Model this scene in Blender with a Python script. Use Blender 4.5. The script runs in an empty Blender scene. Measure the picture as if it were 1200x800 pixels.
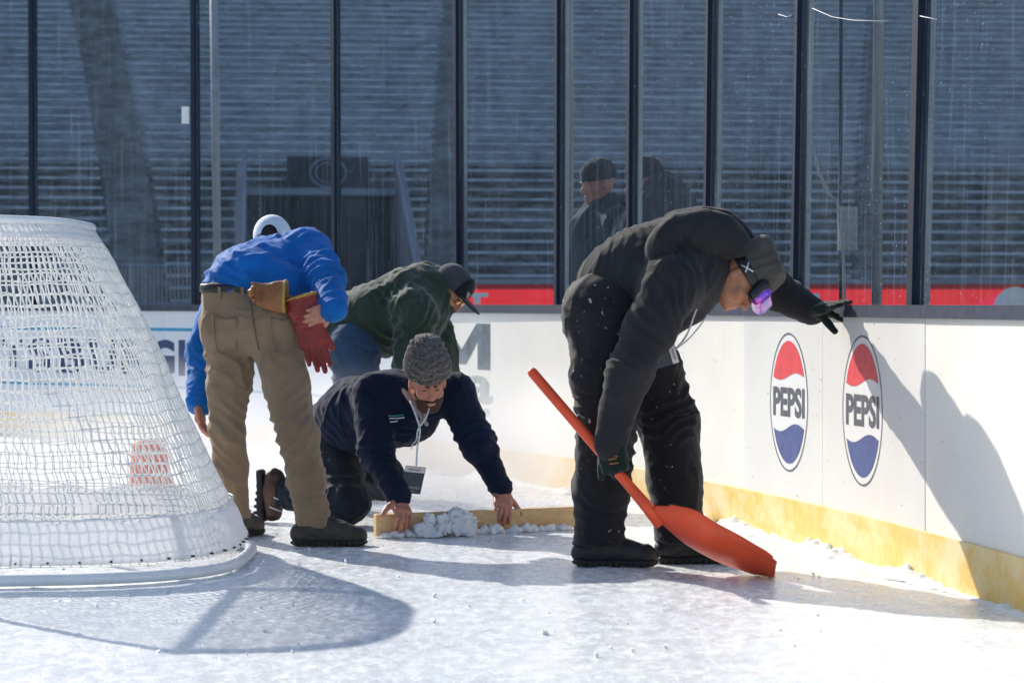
import bpy, math, random
import numpy as np
from mathutils import Vector, Matrix

# ------------------------------------------------------------------ camera, sky, sun
SC = bpy.context.scene
COL = SC.collection
F, H, HOR = 2833.0, 1.06, 356.0
cam = bpy.data.cameras.new('camera'); camo = bpy.data.objects.new('camera', cam); COL.objects.link(camo)
camo.location = (0, 0, H); camo.rotation_euler = (math.radians(90), 0, 0)
cam.sensor_width = 36; cam.lens = F/1200*36; cam.shift_y = -44/1200
cam.clip_end = 1000; cam.clip_start = .1
cam.dof.use_dof = True; cam.dof.focus_distance = 10.5; cam.dof.aperture_fstop = 5.0
SC.camera = camo
SUN_EL = math.radians(31.0); SUN_AZ = math.atan2(-.615, .79)      # from behind and left
w = bpy.data.worlds.new('World'); SC.world = w; w.use_nodes = True
nt = w.node_tree; bg = nt.nodes['Background']
sky = nt.nodes.new('ShaderNodeTexSky'); sky.sky_type = 'NISHITA'; sky.sun_disc = False
sky.sun_elevation = SUN_EL; sky.sun_rotation = SUN_AZ
nt.links.new(sky.outputs[0], bg.inputs[0]); bg.inputs[1].default_value = 0.14
sun = bpy.data.lights.new('sun', 'SUN'); suno = bpy.data.objects.new('sun', sun); COL.objects.link(suno)
sun.energy = 4.4; sun.angle = math.radians(.55); sun.color = (1, .93, .83)
SDIR = Vector((math.sin(SUN_AZ)*math.cos(SUN_EL), math.cos(SUN_AZ)*math.cos(SUN_EL), math.sin(SUN_EL)))
suno.rotation_euler = (-SDIR).to_track_quat('-Z', 'Y').to_euler()
vs = SC.view_settings; vs.view_transform = 'Standard'; vs.look = 'None'; vs.exposure = 0.52; vs.gamma = 1
SC.cycles.use_denoising = True
SC.cycles.max_bounces = 7; SC.cycles.transparent_max_bounces = 16
SC.cycles.volume_bounces = 1; SC.cycles.volume_step_rate = 4.0
SC.cycles.sample_clamp_indirect = 6

def P(px, py, z):
    """point seen at photo pixel (px,py) at depth z (metres)"""
    return np.array([(px-600)*z/F, z, H+(HOR-py)*z/F])
def Pg(px, py, h=0.0):
    """point at height h seen at pixel"""
    z = F*(H-h)/(py-HOR)
    return P(px, py, z)
A = lambda *a: np.array(a, float)
def nrm(v):
    v = np.asarray(v, float); return v/max(np.linalg.norm(v), 1e-9)

# ------------------------------------------------------------------ materials
MATS = {}
class NT:
    def __init__(s, name):
        s.m = bpy.data.materials.new(name); s.m.use_nodes = True; s.t = s.m.node_tree
        s.b = s.t.nodes['Principled BSDF']; s.out = s.t.nodes['Material Output']
        s.co = s.t.nodes.new('ShaderNodeTexCoord').outputs['Object']
    def n(s, typ, **kw):
        nd = s.t.nodes.new(typ)
        for k, v in kw.items(): setattr(nd, k, v)
        return nd
    def l(s, a, b): s.t.links.new(a, b)
    def noise(s, scale, detail=4, rough=.55, vec=None, stretch=None):
        nd = s.n('ShaderNodeTexNoise'); nd.inputs['Scale'].default_value = scale
        nd.inputs['Detail'].default_value = detail; nd.inputs['Roughness'].default_value = rough
        v = vec or s.co
        if stretch:
            mp = s.n('ShaderNodeMapping'); mp.inputs['Scale'].default_value = stretch
            s.l(v, mp.inputs[0]); v = mp.outputs[0]
        s.l(v, nd.inputs['Vector']); return nd.outputs['Fac']
    def ramp(s, fac, stops):
        r = s.n('ShaderNodeValToRGB'); e = r.color_ramp.elements
        while len(e) < len(stops): e.new(.5)
        for i, (p, c) in enumerate(stops):
            e[i].position = p; e[i].color = (*c, 1) if len(c) == 3 else c
        s.l(fac, r.inputs[0]); return r.outputs[0]
    def bump(s, fac, strength, dist, prev=None):
        b = s.n('ShaderNodeBump'); b.inputs['Strength'].default_value = strength; b.inputs['Distance'].default_value = dist
        s.l(fac, b.inputs['Height'])
        if prev is not None: s.l(prev, b.inputs['Normal'])
        s.l(b.outputs[0], s.b.inputs['Normal']); return b.outputs[0]
def mat(name, col, rough=.6, var=.15, nscale=8, bump=None, spec=.5, metal=0, sheen=0, stretch=None, coat=0):
    if name in MATS: return MATS[name]
    q = NT(name); c = np.array(col)
    fac = q.noise(nscale, 5, .6, stretch=stretch)
    q.l(q.ramp(fac, [(.3, tuple(np.clip(c*(1-var), 0, 1))), (.7, tuple(np.clip(c*(1+var), 0, 1)))]), q.b.inputs['Base Color'])
    q.b.inputs['Roughness'].default_value = rough; q.b.inputs['Specular IOR Level'].default_value = spec
    q.b.inputs['Metallic'].default_value = metal; q.b.inputs['Coat Weight'].default_value = coat
    if sheen: q.b.inputs['Sheen Weight'].default_value = sheen; q.b.inputs['Sheen Roughness'].default_value = .5
    if bump:
        nb = None
        for sc, st, di in bump: nb = q.bump(q.noise(sc, 4), st, di, nb)
    MATS[name] = q.m; return q.m
def flecked(name, col):
    m = fabric(name, col, rough=.8); t = m.node_tree; b = t.nodes['Principled BSDF']; src = b.inputs['Base Color'].links[0].from_socket
    co = next(n for n in t.nodes if n.type == 'TEX_COORD').outputs['Object']
    n = t.nodes.new('ShaderNodeTexNoise'); n.inputs['Scale'].default_value = 42; n.inputs['Detail'].default_value = 5; t.links.new(co, n.inputs['Vector'])
    r = t.nodes.new('ShaderNodeValToRGB'); r.color_ramp.elements[0].position = .68; r.color_ramp.elements[1].position = .74; r.color_ramp.elements[1].color = (.7, .7, .7, 1); t.links.new(n.outputs['Fac'], r.inputs[0])
    x = t.nodes.new('ShaderNodeMix'); x.data_type = 'RGBA'; x.inputs[7].default_value = (.6, .62, .65, 1); t.links.new(r.outputs[0], x.inputs[0]); t.links.new(src, x.inputs[6]); t.links.new(x.outputs[2], b.inputs['Base Color']); return m
def fabric(name, col, weave=260, big=14, amp=.008, rough=.9, sheen=.15, var=.2, spec=.2):
    return mat(name, col, rough, var, 6, [(big, .55, amp), (weave, .45, .0015)], spec, 0, sheen)

def ice_material():
    q = NT('ice')
    n1 = q.noise(1.3, 6, .6); n2 = q.noise(19, 8, .72, stretch=(1, .5, 1))
    n3 = q.noise(55, 4, .7); st = q.noise(26, 3, .6, stretch=(.25, 1.4, 1))
    mx = q.n('ShaderNodeMix', data_type='RGBA'); mx.inputs[0].default_value = .5
    q.l(q.ramp(n1, [(.34, (.58, .64, .68)), (.60, (.80, .82, .83))]), mx.inputs[6])
    q.l(q.ramp(n2, [(.36, (.62, .68, .72)), (.62, (.82, .84, .85))]), mx.inputs[7])
    fs = q.n('ShaderNodeMix', data_type='RGBA'); q.l(mx.outputs[2], fs.inputs[6]); fs.inputs[7].default_value = (.90, .92, .94, 1); q.l(q.ramp(q.noise(130, 4, .75, stretch=(1, .5, 1)), [(.52, (0, 0, 0)), (.66, (.9,)*3)]), fs.inputs[0])
    q.l(fs.outputs[2], q.b.inputs['Base Color'])
    q.l(q.ramp(n2, [(.38, (.08,)*3), (.6, (.34,)*3)]), q.b.inputs['Roughness'])
    q.b.inputs['Specular IOR Level'].default_value = .6; q.b.inputs['IOR'].default_value = 1.31
    nb = q.bump(n2, .2, .008); nb = q.bump(st, .3, .006, nb); nb = q.bump(n3, .35, .003, nb)
    cuts = None
    for rot, sc in ((.5, 7), (-.75, 6), (1.25, 8)):
        mp = q.n('ShaderNodeMapping'); mp.inputs['Rotation'].default_value = (0, 0, rot); q.l(q.co, mp.inputs[0])
        v = q.noise(sc, 3, .5, vec=mp.outputs[0], stretch=(.10, 1.6, 1)); line = q.ramp(v, [(.490, (0,)*3), (.499, (1,)*3), (.508, (0,)*3)])
        if cuts is None: cuts = line
        else:
            ad = q.n('ShaderNodeMath', operation='MAXIMUM'); q.l(cuts, ad.inputs[0]); q.l(line, ad.inputs[1]); cuts = ad.outputs[0]
    nb = q.bump(cuts, .35, -.006, nb)
    cm = q.n('ShaderNodeMix', data_type='RGBA'); q.l(fs.outputs[2], cm.inputs[6]); cm.inputs[7].default_value = (.92, .93, .94, 1)
    cf = q.n('ShaderNodeMath', operation='MULTIPLY'); q.l(cuts, cf.inputs[0]); cf.inputs[1].default_value = .6; q.l(cf.outputs[0], cm.inputs[0]); q.l(cm.outputs[2], q.b.inputs['Base Color'])
    q.bump(q.noise(240, 2), .45, .0013, nb)
    return q.m
def snow_material():
    q = NT('snow')
    q.b.inputs['Base Color'].default_value = (.86, .88, .90, 1); q.b.inputs['Roughness'].default_value = .55
    q.b.inputs['Subsurface Weight'].default_value = .25; q.b.inputs['Subsurface Radius'].default_value = (.02, .025, .03)
    q.b.inputs['Subsurface Scale'].default_value = .4
    nb = q.bump(q.noise(60, 5, .7), .7, .008); q.bump(q.noise(240, 3), .6, .003, nb)
    return q.m
def board_material(name, col, scuff):
    q = NT(name); c = np.array(col)
    n = q.noise(2.5, 6, .6); s1 = q.noise(14, 6, .7, stretch=(1, 1, .35)); s2 = q.noise(80, 2, .5, stretch=(.25, .25, 1.0))
    mx = q.n('ShaderNodeMix', data_type='RGBA', blend_type='MULTIPLY'); mx.inputs[0].default_value = 1
    q.l(q.ramp(n, [(.3, tuple(c*.94)), (.7, tuple(np.clip(c*1.03, 0, 1)))]), mx.inputs[6])
    q.l(q.ramp(s1, [(.26, (.88, .88, .88)), (.36, (1, 1, 1))]), mx.inputs[7])
    m2 = q.n('ShaderNodeMix', data_type='RGBA', blend_type='MULTIPLY'); m2.inputs[0].default_value = scuff
    q.l(mx.outputs[2], m2.inputs[6]); q.l(q.ramp(s2, [(.24, (.35, .35, .37)), (.29, (1, 1, 1))]), m2.inputs[7])
    q.l(m2.outputs[2], q.b.inputs['Base Color'])
    q.b.inputs['Roughness'].default_value = .38; q.bump(q.noise(30, 4), .15, .003)
    return q.m
def kick_material():
    q = NT('yellow_kick_plastic')
    a = q.noise(3.2, 6, .65, stretch=(1, 1, 1.6)); b = q.noise(22, 5, .7)
    mx = q.n('ShaderNodeMix', data_type='RGBA')
    q.l(q.ramp(b, [(.3, (.80, .48, .10)), (.65, (.88, .60, .17))]), mx.inputs[6]); mx.inputs[7].default_value = (.88, .76, .46, 1)
    q.l(q.ramp(a, [(.44, (0, 0, 0)), (.62, (.7,)*3)]), mx.inputs[0])
    q.l(mx.outputs[2], q.b.inputs['Base Color']); q.b.inputs['Roughness'].default_value = .45
    q.bump(b, .3, .004); return q.m
def glass_material(name='rink_glass_acrylic', dust=.014, tint=(.83, .87, .91)):
    q = NT(name); t = q.t; t.nodes.remove(q.b)
    tr = q.n('ShaderNodeBsdfTransparent'); tr.inputs[0].default_value = (*tint, 1)
    gl = q.n('ShaderNodeBsdfGlossy'); gl.inputs['Roughness'].default_value = .03; gl.inputs[0].default_value = (.9, .95, 1, 1)
    lw = q.n('ShaderNodeLayerWeight'); pw = q.n('ShaderNodeMath', operation='POWER'); q.l(lw.outputs['Facing'], pw.inputs[0]); pw.inputs[1].default_value = 5
    fr = q.n('ShaderNodeMath', operation='MULTIPLY_ADD'); q.l(pw.outputs[0], fr.inputs[0]); fr.inputs[1].default_value = .45; fr.inputs[2].default_value = .022
    m1 = q.n('ShaderNodeMixShader'); q.l(fr.outputs[0], m1.inputs[0]); q.l(tr.outputs[0], m1.inputs[1]); q.l(gl.outputs[0], m1.inputs[2])
    df = q.n('ShaderNodeBsdfDiffuse'); df.inputs[0].default_value = (.70, .78, .86, 1)
    tl = q.n('ShaderNodeBsdfTranslucent'); tl.inputs[0].default_value = (.66, .73, .80, 1)
    m2 = q.n('ShaderNodeMixShader'); m2.inputs[0].default_value = .5; q.l(df.outputs[0], m2.inputs[1]); q.l(tl.outputs[0], m2.inputs[2])
    film = q.ramp(q.noise(1.5, 8, .72, stretch=(1, 1, .45)), [(.36, (dust*.25,)*3), (.66, (dust*2.1,)*3)])
    vor = q.n('ShaderNodeTexVoronoi'); vor.inputs['Scale'].default_value = 23; q.l(q.co, vor.inputs['Vector'])
    spots = q.ramp(vor.outputs['Distance'], [(.055, (.75,)*3), (.10, (0, 0, 0))])
    gate = q.ramp(q.noise(1.1, 3), [(.42, (0, 0, 0)), (.60, (1, 1, 1))])
    streak = q.ramp(q.noise(30, 3, .6, stretch=(1, 1, .035)), [(.56, (0, 0, 0)), (.72, (.10,)*3)])
    a1 = q.n('ShaderNodeMath', operation='MULTIPLY'); q.l(spots, a1.inputs[0]); q.l(gate, a1.inputs[1])
    a2 = q.n('ShaderNodeMath', operation='ADD'); q.l(a1.outputs[0], a2.inputs[0]); q.l(film, a2.inputs[1])
    a3 = q.n('ShaderNodeMath', operation='ADD', use_clamp=True); q.l(a2.outputs[0], a3.inputs[0]); q.l(streak, a3.inputs[1])
    m3 = q.n('ShaderNodeMixShader'); q.l(a3.outputs[0], m3.inputs[0]); q.l(m1.outputs[0], m3.inputs[1]); q.l(m2.outputs[0], m3.inputs[2])
    q.l(m3.outputs[0], q.out.inputs[0]); return q.m
def net_material():
    q = NT('net_cord'); t = q.t
    q.b.inputs['Base Color'].default_value = (.93, .93, .92, 1); q.b.inputs['Roughness'].default_value = .7
    tl = q.n('ShaderNodeBsdfTranslucent'); tl.inputs[0].default_value = (.9, .9, .88, 1)
    m = q.n('ShaderNodeMixShader'); m.inputs[0].default_value = .4
    q.l(q.b.outputs[0], m.inputs[1]); q.l(tl.outputs[0], m.inputs[2]); q.l(m.outputs[0], q.out.inputs[0]); return q.m
def canvas_material():
    q = NT('white_canvas')
    q.b.inputs['Base Color'].default_value = (.88, .88, .88, 1); q.b.inputs['Roughness'].default_value = .75
    tl = q.n('ShaderNodeBsdfTranslucent'); tl.inputs[0].default_value = (.90, .90, .92, 1)
    m = q.n('ShaderNodeMixShader'); m.inputs[0].default_value = .45
    q.bump(q.noise(9, 4), .6, .02)
    q.l(q.b.outputs[0], m.inputs[1]); q.l(tl.outputs[0], m.inputs[2]); q.l(m.outputs[0], q.out.inputs[0]); return q.m
def banner_material():
    q = NT('red_banner_vinyl'); n = q.ramp(q.noise(2, 5, .6), [(.3, (.72, .02, .03)), (.7, (.85, .04, .05))])
    q.l(n, q.b.inputs['Base Color']); q.b.inputs['Roughness'].default_value = .5
    tl = q.n('ShaderNodeBsdfTranslucent'); q.l(n, tl.inputs[0]); m = q.n('ShaderNodeMixShader'); m.inputs[0].default_value = .65
    q.l(q.b.outputs[0], m.inputs[1]); q.l(tl.outputs[0], m.inputs[2]); q.l(m.outputs[0], q.out.inputs[0]); return q.m
def wood_material():
    q = NT('pine_plank')
    g = q.noise(5, 6, .7, stretch=(1.2, 12, 14)); k = q.noise(2.2, 4)
    mx = q.n('ShaderNodeMix', data_type='RGBA', blend_type='MULTIPLY'); mx.inputs[0].default_value = .6
    q.l(q.ramp(g, [(.3, (.56, .34, .15)), (.65, (.74, .52, .28))]), mx.inputs[6]); q.l(q.ramp(k, [(.3, (.7, .62, .5)), (.6, (1, 1, 1))]), mx.inputs[7])
    q.l(mx.outputs[2], q.b.inputs['Base Color']); q.b.inputs['Roughness'].default_value = .65; q.bump(g, .3, .003); return q.m
def knit_material(name, col):
    q = NT(name); c = np.array(col)
    v = q.n('ShaderNodeTexVoronoi'); v.inputs['Scale'].default_value = 130; q.l(q.co, v.inputs['Vector'])
    mx = q.n('ShaderNodeMix', data_type='RGBA', blend_type='MULTIPLY'); mx.inputs[0].default_value = 1
    q.l(q.ramp(q.noise(60, 3), [(.35, tuple(c*.55)), (.65, tuple(c*1.5))]), mx.inputs[6])
    q.l(q.ramp(v.outputs['Distance'], [(.1, (1, 1, 1)), (.7, (.45,)*3)]), mx.inputs[7])
    q.l(mx.outputs[2], q.b.inputs['Base Color']); q.b.inputs['Roughness'].default_value = .95; q.b.inputs['Sheen Weight'].default_value = .3
    q.bump(v.outputs['Distance'], .8, .004); return q.m
def skin_material(name, col):
    q = NT(name); c = np.array(col)
    q.l(q.ramp(q.noise(38, 5, .6), [(.3, tuple(c*A(.80, .70, .68))), (.7, tuple(c*1.08))]), q.b.inputs['Base Color'])
    q.b.inputs['Roughness'].default_value = .5; q.b.inputs['Subsurface Weight'].default_value = .15
    q.b.inputs['Subsurface Radius'].default_value = (.01, .004, .002); q.b.inputs['Subsurface Scale'].default_value = .5
    q.bump(q.noise(160, 4), .25, .002); return q.m
def lens_material():
    q = NT('goggle_lens')
    lw = q.n('ShaderNodeSeparateXYZ'); q.l(q.co, lw.inputs[0])
    wv = q.n('ShaderNodeTexNoise'); wv.inputs['Scale'].default_value = 22; q.l(q.co, wv.inputs[0])
    q.l(q.ramp(wv.outputs['Fac'], [(.3, (.05, .12, .75)), (.5, (.30, .10, .65)), (.66, (.7, .18, .42))]), q.b.inputs['Base Color'])
    q.b.inputs['Metallic'].default_value = .75; q.b.inputs['Roughness'].default_value = .12; return q.m
def bleach_material(name, col, snow=.5, lo=.42, hi=.62):
    q = NT(name); c = np.array(col)
    a = q.noise(1.6, 8, .8, stretch=(.7, .6, 1.4)); b = q.noise(4, 4, .7)
    mx = q.n('ShaderNodeMix', data_type='RGBA')
    q.l(q.ramp(b, [(.3, tuple(c*.7)), (.7, tuple(c*1.25))]), mx.inputs[6]); mx.inputs[7].default_value = (.62, .68, .76, 1)
    q.l(q.ramp(a, [(lo, (0, 0, 0)), (hi, (snow,)*3)]), mx.inputs[0])
    q.l(mx.outputs[2], q.b.inputs['Base Color']); q.b.inputs['Roughness'].default_value = .55; return q.m

M = dict(
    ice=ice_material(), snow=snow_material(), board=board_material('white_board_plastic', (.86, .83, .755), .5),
    vinyl=board_material('grey_white_vinyl', (.75, .745, .71), .8), shadedboard=board_material('shaded_board_plastic', (.74, .75, .78), .5), kick=kick_material(),
    cap=mat('navy_cap_rail', (.035, .045, .075), .45, .35, 20, [(40, .3, .003)]),
    seam=mat('board_joint', (.42, .42, .40), .7),
    post=mat('navy_post_paint', (.007, .015, .034), .6, .2, 12, spec=.2), alu=mat('brushed_aluminium', (.30, .30, .30), .42, .15, 30, metal=.7),
    glass=glass_material(), net=net_material(), canvas=canvas_material(), wood=wood_material(),
    pipe=mat('white_frame_paint', (.82, .83, .83), .35, .08, 10), redpipe=mat('red_frame_paint', (.55, .02, .02), .35, .1),
    logored=mat('print_red', (.72, .06, .07), .42, .12, 25), logoblue=mat('print_blue', (.055, .085, .25), .42, .22, 22),
    logodark=mat('print_charcoal', (.09, .10, .12), .45, .2, 30), logowhite=mat('print_white', (.78, .78, .77), .42, .04),
    adnavy=mat('print_navy', (.03, .055, .15), .5, .15, 20), adfade=mat('print_faded_slate', (.12, .15, .18), .55, .45, 9),
    adgrey=mat('print_pale_grey', (.36, .38, .38), .55, .25, 12), adteal=mat('print_teal', (.02, .30, .48), .5, .1),
    orange=mat('orange_red_plastic', (.80, .085, .022), .38, .12, 9, [(60, .2, .002)]),
    blue=fabric('royal_blue_jacket', (.004, .115, .40), sheen=.05, rough=.75), khaki=fabric('khaki_cotton', (.225, .160, .102), var=.15, weave=400),
    khakidark=mat('khaki_seam', (.13, .095, .06), .9, .2), slate=fabric('slate_coat', (.040, .044, .052)), slatehat=fabric('slate_hat', (.022, .024, .028)), belt=mat('black_leather', (.012, .012, .014), .45, .3), green=fabric('dark_green_fleece', (.024, .040, .027), sheen=.3),
    jeans=fabric('blue_denim', (.030, .062, .115), var=.35, weave=500), navy=fabric('navy_fleece', (.006, .012, .034), sheen=.06),
    darkpant=fabric('dark_navy_trousers', (.010, .016, .026)), black=fabric('faded_black_cotton', (.023, .023, .026), sheen=.1),
    snowpant=flecked('black_snow_trousers', (.012, .012, .014)), bootblack=mat('black_boot', (.012, .012, .013), .55, .35, 25, [(50, .4, .003)]),
    bootbrown=mat('brown_boot_leather', (.075, .035, .018), .55, .4, 20, [(60, .5, .003)]), boottan=mat('taupe_boot_leather', (.040, .033, .027), .7, .4, 25, [(60, .5, .003)]),
    sole=mat('black_rubber_sole', (.014, .014, .014), .7, .3, 60, [(90, .8, .006)]),
    skin=skin_material('skin_ruddy', (.50, .22, .145)), skin2=skin_material('skin_tan', (.46, .21, .12)), hair=mat('brown_beard_hair', (.060, .026, .014), .8, .5, 90, [(220, 1, .004)]),
    hairdark=mat('dark_hair', (.018, .012, .010), .8, .4, 90, [(220, 1, .004)]), knit=knit_material('brown_grey_knit', (.17, .15, .135)),
    beanie=fabric('charcoal_knit', (.085, .076, .067), weave=300), capwhite=fabric('white_cap_cotton', (.62, .66, .72)), capgrey=fabric('grey_cap_cotton', (.055, .058, .065)),
    capblack=fabric('black_cap_cotton', (.012, .013, .016)), redglove=mat('red_glove_leather', (.21, .018, .014), .6, .3, 15, [(40, .5, .004)]),
    tanglove=mat('tan_glove_leather', (.26, .10, .03), .6, .3, 15, [(40, .5, .004)]), cuff=mat('ochre_cuff_binding', (.35, .22, .04), .7, .2),
    gglove=flecked('black_green_glove', (.008, .018, .015)), lining=fabric('beige_collar_lining', (.42, .36, .33)), lanyard=mat('lanyard_ribbon', (.55, .57, .60), .6, .45, 120),
    badge=mat('badge_navy_print', (.018, .024, .04), .3, .3, 30), badgew=mat('badge_white_print', (.66, .60, .56), .4, .1), mark=mat('white_thread', (.75, .77, .8), .6, .05), markteal=mat('teal_thread', (.10, .40, .38), .6, .1),
    lens=lens_material(), goggle=mat('goggle_black', (.012, .012, .014), .4), gold=mat('amber_mirror_lens', (.55, .33, .10), .15, .4, 60, metal=.7),
    eye=mat('eye_white', (.7, .68, .65), .2, .03), lip=mat('lip', (.30, .10, .08), .5, .1),
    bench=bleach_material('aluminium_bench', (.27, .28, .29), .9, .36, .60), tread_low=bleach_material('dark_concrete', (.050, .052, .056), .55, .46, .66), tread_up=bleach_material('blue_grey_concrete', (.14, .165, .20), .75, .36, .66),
    stair=bleach_material('stair_concrete', (.10, .105, .11), .3), concrete=mat('stadium_concrete', (.22, .22, .23), .8, .2, .8), darkpanel=mat('dark_navy_panel', (.02, .025, .04), .6, .2, 2),
    voidm=mat('portal_darkness', (.025, .022, .022), .9, .4, 1.5), redban=banner_material(), field=mat('winter_turf', (.20, .22, .17), .9, .4, 1.2), deck=mat('grey_deck', (.30, .31, .32), .8, .2, 3),
    rail=mat('galvanised_rail', (.20, .24, .30), .6, .2, 9), pole=mat('grey_pole', (.33, .32, .32), .5, .15, 9), cable=mat('grey_cable', (.35, .33, .30), .6), redcloth=fabric('maroon_cloth', (.12, .012, .016)),
)

# ------------------------------------------------------------------ mesh helpers
RNG = np.random.default_rng(7); random.seed(7)
TAB = RNG.random((32, 32, 32)).astype(np.float32)
def vnoise(p):
    p = np.asarray(p, np.float64); i = np.floor(p).astype(int); f = p-i; f = f*f*(3-2*f); i &= 31; j = (i+1) & 31
    r = 0
    for dx in (0, 1):
        wx = f[:, 0] if dx else 1-f[:, 0]; ix = j[:, 0] if dx else i[:, 0]
        for dy in (0, 1):
            wy = f[:, 1] if dy else 1-f[:, 1]; iy = j[:, 1] if dy else i[:, 1]
            r = r + wx*wy*(TAB[ix, iy, i[:, 2]]*(1-f[:, 2])+TAB[ix, iy, j[:, 2]]*f[:, 2])
    return r*2-1
def fbm(p, o=3):
    r = 0; a = 1
    for k in range(o): r = r+a*vnoise(p*2**k+k*7.3); a *= .5
    return r
def mk(name, verts, faces, m, parent=None, smooth=False, loc=None, mats=None, midx=None):
    verts = np.asarray(verts, float)
    if parent is not None: verts = verts-np.array(parent.matrix_local.translation if parent.parent is None else (np.array(parent['_o'])))
    elif loc is not None: verts = verts-np.asarray(loc)
    me = bpy.data.meshes.new(name)
    me.from_pydata(verts.tolist() if len(verts) < 3000 else verts, [], faces if isinstance(faces, list) else faces.tolist())
    for mm in (mats or [m]): me.materials.append(mm)
    if midx is not None: me.polygons.foreach_set('material_index', midx)
    if smooth: me.polygons.foreach_set('use_smooth', np.ones(len(me.polygons), bool))
    me.update()
    o = bpy.data.objects.new(name, me); COL.objects.link(o)
    if parent is not None: o.parent = parent
    elif loc is not None: o.location = loc
    return o
def root(name, label, cat, loc=(0, 0, 0), group=None):
    o = bpy.data.objects.new(name, None); COL.objects.link(o); o.empty_display_size = .1; o.location = tuple(loc)
    bpy.context.view_layer.update()
    tag(o, label, cat, group); return o
def tag(o, label, cat, group=None):
    o['label'] = label; o['category'] = cat
    if group: o['group'] = group
    return o
def sub(parent):
    """remember the world origin so that sub-parts can be given in world coordinates"""
    r = parent
    while r.parent: r = r.parent
    parent['_o'] = list(r.location); return parent
def structure(o): o['kind'] = 'structure'; return o
BF = [(0, 3, 2, 1), (4, 5, 6, 7), (0, 1, 5, 4), (1, 2, 6, 5), (2, 3, 7, 6), (3, 0, 4, 7)]
def boxv(c, hx, hy, hz, R=None):
    R = np.eye(3) if R is None else R
    L = A([-1, -1, -1], [1, -1, -1], [1, 1, -1], [-1, 1, -1], [-1, -1, 1], [1, -1, 1], [1, 1, 1], [-1, 1, 1])*A(hx, hy, hz)
    return np.asarray(c)+L@R.T
def box(name, c, half, m, parent=None, R=None, bevel=0):
    o = mk(name, boxv(c, *half, R), BF, m, parent)
    if bevel:
        b = o.modifiers.new('bevel', 'BEVEL'); b.width = bevel; b.segments = 2
    return o
def frame(x, y=None, up=(0, 0, 1)):
    x = nrm(x)
    if y is None: y = np.cross(up, x)
    y = nrm(np.asarray(y, float)-x*np.dot(x, y)); z = np.cross(x, y); return np.stack([x, y, z], 1)
def tubemesh(pts, r, n=8, closed=False):
    pts = np.asarray(pts, float); N = len(pts); r = np.broadcast_to(r, (N,))
    V = []; ref = None
    for i in range(N):
        a = pts[(i-1) % N if closed else max(i-1, 0)]; b = pts[(i+1) % N if closed else min(i+1, N-1)]
        t = nrm(b-a)
        if ref is None: ref = nrm(np.cross(t, A(.3, .2, .93)) if abs(t[2]) < .9 else np.cross(t, A(1, 0, 0)))
        u = nrm(ref-t*np.dot(ref, t)); ref = u; v = np.cross(t, u)
        an = np.arange(n)*2*math.pi/n
        V.append(pts[i]+r[i]*(np.cos(an)[:, None]*u+np.sin(an)[:, None]*v))
    V = np.concatenate(V); Fc = []
    for i in range(N if closed else N-1):
        for k in range(n):
            a = i*n+k; b = i*n+(k+1) % n; c = ((i+1) % N)*n+(k+1) % n; d = ((i+1) % N)*n+k
            Fc.append((a, b, c, d))
    if not closed: Fc += [tuple(range(n))[::-1], tuple((N-1)*n+k for k in range(n))]
    return V, Fc
def tube(name, pts, r, m, parent=None, n=8, closed=False):
    V, Fc = tubemesh(pts, r, n, closed); return mk(name, V, Fc, m, parent, True)
def spline(pts, n):
    pts = np.asarray(pts, float); N = len(pts); out = []
    for i in range(N-1):
        p0 = pts[max(i-1, 0)]; p1 = pts[i]; p2 = pts[i+1]; p3 = pts[min(i+2, N-1)]
        for t in np.linspace(0, 1, n, endpoint=False):
            out.append(.5*(2*p1+(p2-p0)*t+(2*p0-5*p1+4*p2-p3)*t*t+(3*p1-p0-3*p2+p3)*t**3))
    out.append(pts[-1]); return np.array(out)
def textmesh(s, bold=.0):
    cu = bpy.data.curves.new('t', 'FONT'); cu.body = s; cu.offset = bold; cu.resolution_u = 4
    o = bpy.data.objects.new('t', cu); COL.objects.link(o); bpy.context.view_layer.update()
    me = bpy.data.meshes.new_from_object(o.evaluated_get(bpy.context.evaluated_depsgraph_get()))
    V = np.array([v.co[:] for v in me.vertices]); Fc = [tuple(p.vertices) for p in me.polygons]
    bpy.data.objects.remove(o); bpy.data.curves.remove(cu); bpy.data.meshes.remove(me)
    mn = V.min(0); mxv = V.max(0); V = (V-mn)/np.maximum(mxv-mn, 1e-6)
    return V, Fc, (mxv-mn)

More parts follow.
